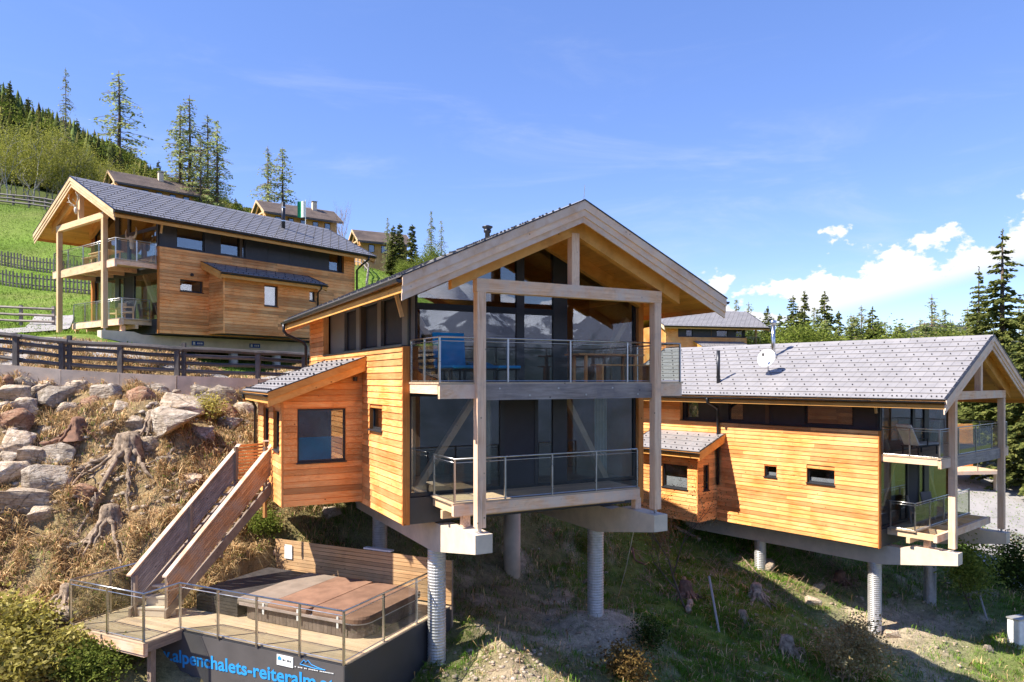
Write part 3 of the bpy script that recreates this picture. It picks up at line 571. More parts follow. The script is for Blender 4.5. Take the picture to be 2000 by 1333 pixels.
        for u in (-.90,1.2,2.5,3.7,5.75): s.part('joist',MB().box(u-.06,u+.06,.125,1.98,-.32,-.105),W['post'],bl)
        n=13; J=MB()
        for i in range(n):
            y0=.02+1.94*i/n; y1=.02+1.94*(i+1)/n-.008; m=J if s.lite else MB(); m.box(-.98,5.90,y0,y1,-.10,zt)
            if not s.lite: s.part('deck_board',m,W['deck'],bl)
        if s.lite: s.part('deck_boards',J,W['deck'],bl,'stuff')
        L=-.93; Rr=5.84; s.railing([(L,1.9),(L,.08),(Rr,.08),(Rr,1.9)],zt,[(L,1.88),(L,1.0),(L,.08),(.75,.08),(2.44,.08),(4.13,.08),(Rr,.08),(Rr,1.0),(Rr,1.88)])
        # lower balcony
        lv=P.get('low_v',.6); u0,u1=P.get('low_u',(-.35,4.84)); zt=-2.82; fv=P.get('low_front',lv)
        bl=s.part('balcony',MB().box(u0-.05,u1+.05,fv-.06,fv+.06,-3.12,-2.86),W['beam'])
        for u in np.linspace(u0+.06,u1-.06,6): s.part('joist',MB().box(u-.05,u+.05,fv+.065,1.97,-3.08,-2.865),W['new_beam'],bl)
        s.part('joist',MB().box(u0-.05,u1+.05,1.2,1.32,-3.28,-3.085),W['new_beam'],bl)
        for u in (0,4.96): s.part('bearer_block',MB().box(u-.09,u+.09,.7,.88,-3.41,-3.125),W['post'],bl)
        n=int((1.96-lv)/.145); J=MB()
        for i in range(n):
            y0=lv-.04+(1.98-lv)*i/n; y1=lv-.04+(1.98-lv)*(i+1)/n-.008; m=J if s.lite else MB(); m.box(u0-.06,u1+.06,y0,y1,-2.858,zt)
            if not s.lite: s.part('deck_board',m,W['deck'],bl)
        if s.lite: s.part('deck_boards',J,W['deck'],bl,'stuff')
        k=(u1-u0)/4; s.railing([(u0,1.9),(u0,lv),(u1,lv)],zt,[(u0,1.86),(u0,lv)]+[(u0+k*i,lv) for i in (1,2,3,4)])
    def sides(s,holes,band,bandmat='dark'):
        vb=s.vb; U=-1.13; P=s.face('side',U); b0,b1=band['v']; hd=s.rw(U)-.22
        s.wall('wall',P,1.95,vb,-3.48,.80,holes)
        for h in holes: s.window(P,*h[:4],blind=h[4] if len(h)>4 else 0)
        s.part('wall_edge',MB().box(U-.004,-.955,1.915,1.948,-3.50,.80),W['trimorange'])
        s.part('wall_coping',MB().box(U-.03,-.80,1.92,b1,.802,.832),X['gutter'])
        # recessed window band under the eaves
        Pb=s.face('side',U+.24); hs=[(a,b,.90,hd-.12) for a,b in band['win']]
        m=MB(); A=sorted({b0,b1,*[x for h in hs for x in h[:2]]})
        for x0,x1 in zip(A,A[1:]):
            if any(h[0]<=x0+1e-6 and x1<=h[1]+1e-6 for h in hs):
                mm=MB(); s.fbox(mm,Pb,x0,x1,.832,.90,-.1,0); s.fbox(mm,Pb,x0,x1,hd-.12,hd,-.1,0)
            else:
                k=max(1,round((x1-x0)/1.5)); mm=MB()
                for i in range(k): s.fbox(mm,Pb,x0+(x1-x0)*i/k+.004,x0+(x1-x0)*(i+1)/k-.004,.832,hd,-.1,0)
            s.part('facade_panel',mm,X[bandmat])
        for h in hs: s.window(Pb,*h,recess=.05 if bandmat=='dark' else .12,reveal=False,sill=False,mull=band.get('mull',()),blind=band.get('blind',{}).get(h[0],0))
        # corner strut under the eaves
        s.part('strut',MB().bar((U+.02,2.02,hd-.75),(U-.18,2.02,hd-.02),.07,.09),W['new_beam'])
        if b1<vb-.05: s.wall('wall',P,b1,vb,.80,hd,planks=True)
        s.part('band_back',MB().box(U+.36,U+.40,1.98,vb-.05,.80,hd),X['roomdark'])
        # far side and back
        P2=s.face('far',6.09); s.wall('wall',P2,1.95,vb,-3.48,s.rw(6.09)-.22); s.part('wall_edge',MB().box(5.92,6.095,1.915,1.948,-3.50,s.rw(6.09)-.25),W['trimorange'])
        P3=s.face('back',vb); s.wall('wall',P3,-1.13,6.09,-3.48,s.apex,top=lambda a:s.rw(a)-.2,planks=False)
    def bay(s,v0,v1,uo,wins_side=(),wins_front=(),top=.60,low=-.36,bot=-3.42,door=None,tiles='roof'):
        U=-1.13; ov=.42; lu=uo-.40; sl=(top-low)/(U-lu); rf=lambda u: top-sl*(U-u)
        m=MB().box(uo+.03,U-.01,v0+.03,v1-.03,bot,bot+.45); s.part('bay_floor',m,X['dark'])
        Pf=s.face('front',v0); s.wall('bay_wall',Pf,uo+.045,U-.002,bot,top,wins_front,top=lambda a:rf(a)-.14)
        for h in wins_front: s.window(Pf,*h[:4],blind=h[4] if len(h)>4 else 0,bar=h[5] if len(h)>5 else None,recess=.05)
        Ps=s.face('side',uo); hs=list(wins_side); s.wall('bay_wall',Ps,v0+.045,v1,bot,rf(uo)-.14,hs+([door] if door else []))
        for h in hs: s.window(Ps,*h[:4],blind=h[4] if len(h)>4 else 0)
        if door:
            d=s.window(Ps,*door[:4],recess=.06,sill=False)
        s.part('corner_board',MB().box(uo-.008,uo+.043,v0-.008,v0+.043,bot-.01,rf(uo)-.15),W['siding'])
        Pb=s.face('back',v1); s.wall('bay_wall',Pb,uo,U,bot,top,top=lambda a:rf(a)-.14,planks=False)
        m=MB().prism([(lu,v0-ov+.03,rf(lu)-.10),(U,v0-ov+.03,rf(U)-.10),(U,v0-ov+.03,rf(U)-.01),(lu,v0-ov+.03,rf(lu)-.01)],(0,v1-v0+ov+.27,0)); br=s.part('bay_roof',m,W['soffit'])
        for t0,t1,dv in ((.03,-.16,0.),(-.145,-.35,.03)):
            for y in (v0-ov+dv,v1+.30-dv): s.part('bargeboard',MB().prism([(lu-.01,y,rf(lu)+t1),(U-.012,y,rf(U)+t1),(U-.012,y,rf(U)+t0),(lu-.01,y,rf(lu)+t0)],(0,.03,0)),W['soffit'],br)
        for y in (v0-ov-.01,v1+.29): s.part('verge_flashing',MB().prism([(lu-.02,y,rf(lu)+.031),(U-.014,y,rf(U)+.031),(U-.014,y,rf(U)+.055),(lu-.02,y,rf(lu)+.055)],(0,.07,0)),X['gutter'],br)
        th=math.atan(sl); ct,st=cos(th),sin(th); Ls=(U-.012-lu)/ct; rows=max(3,round(Ls/.42)); rp=Ls/rows; a0,a1=v0-ov,v1+.32; nc=max(2,round((a1-a0)/.585)); tw=(a1-a0)/nc; hooks=MB()
        for r in range(rows):
            off=(r%2)*.5; ed=[a0]+[a0+tw*(k+off) for k in range(nc+1) if a0+.05<a0+tw*(k+off)<a1-.05]+[a1]
            for c0,c1 in zip(ed,ed[1:]):
                pt=lambda q,v,n:(lu+q*ct-n*st,v,rf(lu)+.02+q*st+n*ct); a,b=r*rp-.03,min((r+1)*rp+.01,Ls)
                m=MB().hexa([pt(a,c0+.004,.01),pt(b,c0+.004,-.008),pt(b,c1-.004,-.008),pt(a,c1-.004,.01)],[pt(a,c0+.004,.04),pt(b,c0+.004,.012),pt(b,c1-.004,.012),pt(a,c1-.004,.04)]); s.part('roof_tile',m,X[tiles],br)
                for k in ((0,) if r else (-.25,.25)):
                    q=(r+.35)*rp; v=(c0+c1)/2+k*(c1-c0); u=lu+q*ct; w=rf(lu)+.03+q*st
                    hooks.prism([(u,v-.014,w),(u-.05,v-.014,w+.065),(u-.085,v-.014,w+.045),(u-.06,v-.014,w-.02)],(0,.028,0))
        s.part('snow_hooks',hooks,X['hook'],br,'stuff')
        g=MB(); r_=.065; cx=lu-.012-r_; pf=[(cx+r_*cos(k),rf(lu)-.03+r_*sin(k)) for k in np.linspace(pi,2*pi,7)]
        g.add([(a,v0-ov,b) for a,b in pf]+[(a,v1+.3,b) for a,b in pf],[(i,i+1,8+i,7+i) for i in range(6)]+[tuple(range(7)),tuple(range(7,14))]); s.part('gutter',g,X['gutter'],br)
        s.part('fascia',MB().box(lu-.012,lu+.02,v0-ov+.04,v1+.28,rf(lu)-.26,rf(lu)-.02),W['soffit'],br)
        return rf
# ---------------------------------------------------------------- the three near chalets and the one behind
MC=Chalet('large timber chalet on steel columns in the middle, glazed gable towards the viewer',(-.72,16,0),27.9,vb=12.1,rb=12.4,P=dict(cols=((0,2.56),(4.96,2.68),(0,7.3),(4.96,7.83)),plaincol=3),group='modern chalets on columns')
MC.shell(); MC.roof(); MC.sides([(3.5,4.63,-1.34,-.74)],dict(v=(1.98,10.0),win=[(2.67,4.39),(4.72,6.38),(6.84,8.18)]),'greige')
MC.bay(5.32,9.4,-3.33,wins_side=[(5.62,6.58,-1.95,-.85)],wins_front=[(-2.93,-1.6,-2.25,-.78,.46,X['blue'])],door=(7.3,8.3,-2.95,-.82))
RC=Chalet('timber chalet on the right with a pale tiled roof and yellow sunlit side wall',(14.808,24.076,-2.536),39.93,h=.95,apex=4.27,eave=1.99,vb=13.2,rb=13.9,P=dict(cols=((0,2.55),(4.96,2.5),(0,7.13),(4.96,7.3)),low_v=1.05,low_front=.40),group='modern chalets on columns')
RC.shell(); RC.roof(); RC.sides([(3.47,4.54,-1.37,-.79,.34),(5.74,6.28,-1.33,-.87,.4)],dict(v=(1.98,10.3),win=[(2.91,4.74),(7.35,8.05),(9.5,10.2)],blind={9.5:.55}))
RC.bay(8.43,11.5,-2.5,wins_side=[(8.9,10.2,-2.07,-1.04,.45)],wins_front=[(-2.1,-1.7,-2.1,-1.0)],top=.29,low=-.37)
LC=Chalet('timber chalet at upper left with roof darkened as turned from the sun beside the green meadow',(-18.529,32.587,5.477),-37.36,True,.947,4.27,1.99,13.6,14.5,P=dict(cols=((0,3.6),(4.96,3.2),(0,6.4),(0,9.0),(0,11.6),(4.96,8.5)),post=W['new_beam'],beam=W['new_beam'],barge=W['new_beam'],front_beam=W['new_beam'],curtains=((-.86,-.3),(3.7,4.1),(4.9,5.6))),group='modern chalets on columns')
LC.shell(); LC.roof('roofshade'); LC.sides([(2.93,4.09,-1.30,-.70)],dict(v=(1.98,12.8),win=[(2.88,4.3),(5.14,6.54),(11.9,12.7)],blind={2.88:.75,5.14:.7,11.9:.9}))
LC.bay(4.38,9.9,-2.48,wins_side=[(6.6,7.4,-1.82,-.71,.95),(9.35,9.75,-1.32,-.76)],top=.30,low=-.39,tiles='roofshade')
BC=Chalet('distant chalet behind the right chalet, seen over its roof ridge',(28.1,82.6,3.95),105,False,.95,4.27,1.99,12.0,12.6,lite=True,P=dict(cols=((0,2.6),(4.96,2.6))),group='modern chalets on columns')
BC.shell(); BC.roof(); BC.sides([],dict(v=(1.98,10.5),win=[(2.3,3.2),(4.2,5.6),(8.6,9.4)])); BC.bay(2.9,8.3,-2.5,top=.3,low=-.37)
# pipes, flues, small fittings on the chalets
def pipe(c,pts,r,mat,name,parent=None): return c.part(name,MB().tube(pts,r,10),mat,parent,smooth=True)
pipe(MC,[(-2.05,12.1,2.0),(-2.05,12.1,1.75),(-1.95,12.1,1.62),(-1.35,12.15,1.35),(-1.25,12.18,1.22),(-1.24,12.18,-2.5)],.055,X['gutter'],'downpipe')
pipe(MC,[(-3.80,9.2,-.42),(-3.80,9.2,-.55),(-3.5,9.3,-.70),(-3.42,9.35,-.85),(-3.42,9.35,-3.0)],.045,X['gutter'],'downpipe')
v=MC.part('roof_vent',MB().lathe([(.07,3.85),(.07,4.14),(.10,4.15),(.11,4.22),(.08,4.23),(.15,4.29),(.15,4.32),(.03,4.36)],(2.0,3.72,0),14),X['gutter'],smooth=True)
MC.part('wall_lamp',MB().lathe([(.06,-.06),(.06,.06)],(-1.35,5.26,.02),10),X['frame'])
for c,v in ((MC,-.44),(RC,-.44)): c.part('lightning_rod',MB().tube([(UM,v,c.apex),(UM,v-.05,c.apex+.4)],.008,5),X['steel'])
pipe(LC,[(.5,9.8,3.0),(.5,9.8,4.85)],.11,X['gutter'],'flue'); LC.part('flue_band',MB().lathe([(.118,4.5),(.118,4.56)],(.5,9.8,0),12),X['flue']); LC.part('flue_band',MB().lathe([(.118,3.7),(.118,3.76)],(.5,9.8,0),12),X['flue'])
pipe(LC,[(-2.05,13.9,1.9),(-2.05,13.9,1.72),(-1.5,13.8,1.4),(-1.22,13.7,1.1),(-1.22,13.7,-3.2)],.06,X['gutter'],'downpipe')
pipe(LC,[(-2.95,9.8,-.45),(-2.9,9.8,-.62),(-2.56,9.85,-.8),(-2.54,9.85,-3.2)],.045,X['gutter'],'downpipe')
LC.part('wall_lamp',MB().lathe([(.07,-.5),(.09,-.42),(.05,-.36)],(-1.19,3.5,0),10),X['frame'])
for vv in (4.0,7.2):
    pl=LC.part('number_plate',MB().box(-.26,-.235,vv-.0,vv+.62,-3.98,-3.75),X['bluesign']); LC.part('lettering',MB().box(-.264,-.26,vv+.05,vv+.16,-3.94,-3.79).box(-.264,-.26,vv+.28,vv+.34,-3.91,-3.82).box(-.264,-.26,vv+.38,vv+.44,-3.91,-3.82).box(-.264,-.26,vv+.48,vv+.54,-3.91,-3.82),X['white'],pl)
pipe(RC,[(1.24,7.27,3.5),(1.24,7.27,5.15)],.085,X['flue'],'flue'); RC.part('flue_base',MB().lathe([(.22,3.55),(.12,3.85),(.10,3.9)],(1.24,7.27,0),14),X['galv'],smooth=True); RC.part('flue_cap',MB().lathe([(.10,5.12),(.14,5.15),(.14,5.3),(.05,5.33)],(1.24,7.27,0),14),X['flue'],smooth=True)
pipe(RC,[(-.97,8.48,2.3),(-.97,8.48,3.95)],.075,X['gutter'],'vent_pipe'); RC.part('flue_band',MB().lathe([(.085,2.75),(.085,2.83)],(-.97,8.48,0),12),X['gutter'])
pipe(RC,[(-2.03,8.3,1.9),(-2.0,8.3,1.72),(-1.3,8.32,1.45),(-1.22,8.33,1.3),(-1.22,8.33,-1.9)],.06,X['gutter'],'downpipe')
def dish():
    p=RC.wpos(-.3,6.6,2.55); t=thing('satellite_dish','round white satellite dish on a short mast on the pale tiled roof','satellite dish',p)
    n=Vector((-.62,-.68,.38)).normalized(); c=Vector((-.08,-.1,.95)); x=n.cross(Vector((0,0,1))).normalized(); y=n.cross(x); V=[];Fc=[]; nr,na=5,24
    for i in range(nr+1):
        r=.37*i/nr
        for k in range(na): V.append(c+x*r*cos(2*pi*k/na)+y*r*1.08*sin(2*pi*k/na)+n*(.55*r*r))
    for i in range(nr):
        for k in range(na): Fc.append((i*na+k,i*na+(k+1)%na,(i+1)*na+(k+1)%na,(i+1)*na+k))
    me=MB().add(V,Fc).mesh('reflector',smooth=True); o=obj('reflector',me,X['white'],t); md=o.modifiers.new('s','SOLIDIFY'); md.thickness=.02
    MB().tube([(0,0,-.15),(0,0,.95)],.022,8).build('mast',X['galv'],t); MB().tube([c-y*.33,c+n*.4],.012,6).build('arm',X['galv'],t); MB().box(-.04,.04,-.04,.04,-.06,.06).build('receiver_head',X['greige'],t,loc=c+n*.42)
dish()
# things kept on the balconies
def lounger(c,loc,rz,label,mat,back=65,wide=1.):
    p=c.wpos(*loc); ang=rz; t=thing('sun_lounger',label,'lounger',p,ang); t.scale=(.95,wide,1)
    MB().bar((-.2,-.28,.30),(1.15,-.28,.30),.04).build('side_rail',X['frame'],t); MB().bar((-.2,.28,.30),(1.15,.28,.30),.04).build('side_rail',X['frame'],t)
    for x in (-.1,1.0):
        for y in (-.28,.28): MB().box(x-.02,x+.02,y-.02,y+.02,0,.28).build('leg',X['frame'],t)
    obj('seat_cushion',bevelled(MB().box(.0,1.2,-.27,.27,.325,.39),.02),mat,t)
    a=radians(back); b=MB(); q=Vector((cos(pi-a),0,sin(pi-a))); s0=Vector((0,-.27,.36)); nrm=Vector((-q.z,0,q.x))*.06
    b.hexa([s0,s0+Vector((0,.54,0)),s0+Vector((0,.54,0))+nrm,s0+nrm],[s0+q*.85,s0+q*.85+Vector((0,.54,0)),s0+q*.85+Vector((0,.54,0))+nrm,s0+q*.85+nrm]); b.build('back_cushion',mat,t)
    for y in (-.31,.31): MB().bar((-.1,y,.58),(.45,y,.56),.04,.03).build('armrest',X['frame'],t); MB().box(.38,.42,y-.015,y+.015,.3,.55).build('armrest_post',X['frame'],t)
    return t
lounger(MC,(-.05,1.55,-.06),radians(27.9-90),'upright bright blue sun lounger on the middle chalet upper balcony',X['blue'],82,1.5)
lounger(MC,(.95,1.5,-.06),radians(27.9-90),'flat reclined blue sun lounger right of the upright one',X['blue'],12,1.1)
lounger(RC,(-.2,1.2,-.06),radians(28),'white sun lounger behind the railing of the right chalet upper balcony',X['white'],55)
def picnic(c,loc,rz,label,mat,L=2.0,benches=(-.55,.55)):
    t=thing('table',label,'table',c.wpos(*loc),rz)
    for i in range(5): MB().box(-L/2,L/2,-.36+i*.146,-.36+i*.146+.138,.70,.74).build('top_board',mat,t)
    for x in (-L/2+.25,L/2-.25):
        for y in (-.28,.28): MB().box(x-.035,x+.035,y-.035,y+.035,0,.699).build('leg',mat,t)
    return t
def bench(c,loc,rz,label,mat,L=1.9):
    t=thing('bench',label,'bench',c.wpos(*loc),rz)
    for i in range(2): MB().box(-L/2,L/2,-.15+i*.155,-.15+i*.155+.147,.42,.455).build('seat_board',mat,t)
    for x in (-L/2+.2,L/2-.2): MB().box(x-.03,x+.03,-.13,.13,0,.418).build('leg',mat,t)
picnic(MC,(4.35,1.35,-.06),radians(27.9),'long wooden table on the middle chalet upper balcony, right end',W['siding'],2.1); bench(MC,(4.5,.72,-.06),radians(27.9),'wooden bench in front of the table on the middle chalet balcony',W['siding'])
picnic(LC,(2.2,1.0,-.06),radians(-37.4),'pale wooden table on the left chalet upper balcony',W['new_beam'],2.2); bench(LC,(2.2,.42,-.06),radians(-37.4),'pale wooden bench on the left chalet upper balcony',W['new_beam'])
def armchair(c,loc,rz,label,mat,mat2=None,group=None):
    t=thing('armchair',label,'chair',c.wpos(*loc),rz,group)
    MB().box(-.26,.26,-.26,.26,.36,.42).build('seat',mat2 or mat,t); MB().hexa([(-.26,.24,.42),(.26,.24,.42),(.26,.29,.42),(-.26,.29,.42)],[(-.26,.34,.95),(.26,.34,.95),(.26,.39,.95),(-.26,.39,.95)]).build('backrest',mat2 or mat,t)
    for x in (-.27,.27):
        MB().box(x-.03,x+.03,-.25,-.19,0,.62).build('leg',mat,t); MB().box(x-.03,x+.03,.22,.28,0,.62).build('leg',mat,t); MB().box(x-.035,x+.035,-.28,.3,.622,.655).build('armrest',mat,t)
armchair(LC,(.55,1.25,-2.82),radians(-60),'wooden armchair with a pale blanket on the left chalet lower balcony',W['new_beam'],X['bone'])
armchair(LC,(1.9,1.35,-2.82),radians(-20),'wooden armchair behind the left post on the left chalet lower balcony',W['new_beam'])
armchair(RC,(1.3,1.55,-2.82),radians(60),'dark wicker chair on the right chalet lower balcony, nearer the wall',X['wicker']); armchair(RC,(2.7,1.55,-2.82),radians(20),'dark wicker chair on the right chalet lower balcony, nearer the road',X['wicker'])
def antlers():
    p=LC.wpos(UM,-.16,2.72); t=thing('deer_antlers','bleached deer antlers hanging on the left chalet king post','antlers',p,radians(-37.4))
    MB().lathe([(.03,-.22),(.07,-.12),(.09,.02),(.06,.1)],(0,-.06,0),10).build('skull',X['bone'],t,True)
    for q in (-1,1):
        m=MB(); m.tube([(q*.04,-.06,.08),(q*.2,-.1,.25),(q*.42,-.16,.38),(q*.55,-.2,.62)],[.028,.026,.02,.008],6)
        for (a,b) in (((.2,-.1,.25),(.24,-.3,.42)),((.42,-.16,.38),(.66,-.2,.42)),((.48,-.18,.5),(.36,-.22,.75)),((.1,-.08,.15),(.1,-.3,.2))): m.tube([(q*a[0],a[1],a[2]),(q*b[0],b[1],b[2])],[.02,.006],6)
        m.build('antler',X['bone'],t,True)
antlers()
def bull():
    p=LC.wpos(1.05,1.78,1.35); t=thing('bull_skull','bull skull with curved horns on the left chalet glazed front','skull',p,radians(-37.4))
    MB().lathe([(.07,-.45),(.11,-.3),(.10,-.1),(.17,.05),(.12,.16)],(0,-.08,0),12).build('skull',X['bone'],t,True)
    for q in (-1,1): MB().tube([(q*.12,-.08,.1),(q*.35,-.1,.08),(q*.52,-.12,.2),(q*.55,-.12,.42),(q*.48,-.12,.55)],[.06,.055,.045,.03,.008],8).build('horn',X['bone'],t,True)
bull()
obj_h=MB(); V_=[]
# brown alpine houses on the hill
def alpine_house(A,ang,length,label,half=3.3,drop=2.1,chimney=.62):
    t=thing('alpine_house',label,'house',(A[0],A[1],A[2]),radians(ang),'brown roofed houses on the hill'); s=drop/half; n=26
    base=min(gz(A[0],A[1]),gz(A[0]+length*cos(radians(ang)),A[1]+length*sin(radians(ang))))-A[2]-1.5
    hw=half-.7; m=MB().box(.9,length-.6,-hw,hw,base,-drop+.35); m.prism([(.9,-hw,-drop+.35),(.9,hw,-drop+.35),(.9,.0,-.25)],(length-1.5,0,0)); w=m.build('wall',W['brownwood'],t)
    for q in (-1,1):
        r=MB().prism([(0,0,-.12),(0,q*half,-drop-.12),(0,q*half,-drop),(0,0,0)],(length,0,0)).build('roof',X['brownroof'],t)
        for i in range(11):
            y0=half*i/11; y1=half*(i+1)/11; MB().prism([(-.02,q*y0,-s*y0+.02),(-.02,q*y1,-s*y1+.07),(-.02,q*y1,-s*y1+.02),(-.02,q*y0,-s*y0)],(length+.04,0,0)).build('shingle_course',X['brownroof'],r)
        for x in (-.06,length+.02): MB().prism([(x,0,-.3),(x,q*half,-drop-.3),(x,q*half,-drop+.03),(x,0,.03)],(.04,0,0)).build('bargeboard',W['new_beam'],t)
        MB().bar((.35,q*.15,-.55),(.35,q*(half-1.0),-drop-.35),.16).build('brace',W['new_beam'],t)
        MB().box(.25,length-.2,q*half-.07 if q>0 else -half-.05,q*half+.05 if q>0 else -half+.07,-drop-.24,-drop-.14).build('gutter',X['gutter'],t)
    MB().box(.28,.44,-half+.6,half-.6,-drop+.1,-drop+.3).build('tie_beam',W['new_beam'],t)
    for x in np.arange(1.6,length-1.2,1.7):
        f=MB().box(x,x+.8,-hw-.05,-hw-.02,-drop-1.3,-drop-.3).build('window',X['frame'],t); MB().box(x+.08,x+.72,-hw-.06,-hw-.052,-drop-1.22,-drop-.38).build('pane',G['window'],f)
    if chimney:
        x=length*chimney; c=MB().box(x-.3,x+.3,-.75,-.2,-.6,.75).build('chimney',X['concrete'],t); MB().box(x-.38,x+.38,-.83,-.12,.82,.88).build('chimney_cap',X['galv'],c)
alpine_house((-51.9,92,26.9),43,10.4,'brown roofed house above the left chalet, gable at its left end',chimney=.6)
alpine_house((-33.9,95,23.8),37,10.8,'brown roofed house with a flag, behind the left chalet flue',chimney=.72)
alpine_house((-21.2,95,19.9),28,7.5,'small brown roofed house, lowest in the row on the hill',2.8,1.9,0)
def flag():
    b=hit(597,440,80); p=Vector((-.288*93.2,93.2,0)); p.z=gz(p.x,p.y); t=thing('flagpole','green and white flag on a pole before the brown roofed house','flag',p); top=23.4-p.z
    MB().tube([(0,0,0),(0,0,top)],.05,8).build('pole',X['white'],t); 
    for (x0,x1,mt) in ((-.55,-.03,'white'),(-1.05,-.55,'green')):
        V=[(x,.12*sin(x*6),z) for z in (top-.2,top-1.2,top-2.3) for x in np.linspace(x0,x1,5)]; MB().add(V,[(r*5+k,r*5+k+1,r*5+k+6,r*5+k+5) for r in range(2) for k in range(4)]).build('cloth',X[mt],t)
flag()
# ---------------------------------------------------------------- hot tub terrace under the middle chalet
DA=radians(-25.5); DS=1.11; DZ=-5.5*DS; DT=Matrix.Translation((-3.23*DS,13.8*DS,DZ))@Matrix.Rotation(DA,4,'Z')@Matrix.Scale(DS,4)
# terrace frame: x = -a (leftwards is negative x), y = b towards the back
def deck():
    t=thing('spa_deck','raised timber spa terrace with steel and glass railing at lower left','terrace'); t.matrix_world=DT
    fr=MB().box(-4.48,-.02,.14,.20,-.25,-.035); fr.box(-6.98,-4.5,-.87,-.79,-.30,-.035); o=fr.build('edge_beam',W['beam'],t)
    n=28; y=0.
    pitch=.146; k=0; b=-.9
    while b<3.98:
        e=min(b+pitch-.007,4.0); x1=0. if b>=-.01 else -4.5; x0=-7.0 if e<1.15 else -5.55
        MB().box(x0,x1,b,e,-.03,0).build('deck_board',W['deck'],t); b+=pitch
    for x in (-6.9,-5.6,-4.56): MB().box(x-.05,x+.05,-.78,1.1,-.22,-.035).build('joist',W['stair'],t)
    MB().box(-7.0,-4.5,-.90,-.875,-.24,-.035).build('fascia',W['beam'],t); MB().box(-7.0,-6.97,-.87,1.1,-.24,-.035).build('fascia',W['beam'],t)
    for x,y_ in ((-6.4,-.6),(-4.7,-.55),(-6.6,.6)):
        p=DT@Vector((x,y_,0)); z=(gz(p.x,p.y)-DZ)/DS-.2; MB().box(x-.06,x+.06,y_-.06,y_+.06,z,-.24).build('support_post',W['stair'],t)
    # side cladding right and front
    zb=-1.95; MB().box(-.02,.0,.02,4.0,zb,-.035).build('side_cladding',X['dark'],t); MB().box(-5.9,-.025,.085,.105,zb,-.035).build('front_cladding',X['dark'],t)
    MB().box(-5.5,-.03,3.9,3.95,zb,-.035).build('back_cladding',X['dark'],t)
    def rail(pts,posts):
        r=MB().tube([(*p,1.02) for p in pts],.021,8).build('railing',X['steel'],t,True); MB().tube([(*p,.93) for p in pts],.011,6).build('top_wire',X['steel'],r); MB().tube([(*p,.05) for p in pts],.012,6).build('bottom_rail',X['steel'],r)
        for x,y_ in posts: MB().box(x-.02,x+.02,y_-.02,y_+.02,-.03,1.0).build('railing_post',X['steel'],r)
        for a,b_ in zip(posts,posts[1:]):
            A=Vector((*a,0));B=Vector((*b_,0)); d=(B-A).normalized(); p=A+d*.035; q=B-d*.035; MB().bar((p.x,p.y,.49),(q.x,q.y,.49),.012,.84).build('glass_pane',G['rail'],r)
    rail([(-6.2,1.05),(-6.95,1.05),(-6.95,-.85),(-4.55,-.85),(-4.55,.05),(-.05,.05),(-.05,3.85)],[(-6.25,1.05),(-6.95,1.05),(-6.95,.1),(-6.95,-.85),(-5.7,-.85),(-4.55,-.85),(-4.55,.05),(-3.4,.05),(-2.3,.05),(-1.15,.05),(-.05,.05),(-.05,1.35),(-.05,2.6),(-.05,3.8)])
    return t
deck()
def privacy():
    t=thing('privacy_fence','horizontal slat privacy fence behind the hot tub','fence'); t.matrix_world=DT
    for i in range(11): MB().box(-5.6,.02,4.03,4.055,.03+i*.098,.03+i*.098+.088).build('slat',W['slat'],t)
    for x in (-5.5,-3.7,-1.9,-.03): MB().box(x-.04,x+.04,4.06,4.14,-.6,1.09).build('post',W['stair'],t)
    MB().bar((-5.52,4.1,.95),(-6.1,4.1,.05),.08).build('strut',W['post'],t); MB().box(-2.6,-1.75,4.02,4.17,1.12,1.16).build('cap_board',X['white'],t)
    n=MB().box(-5.25,-4.98,4.0,4.012,.60,.98).build('notice_sheet',X['white'],t); tag(n,'white notice sheet on the slats')
privacy()
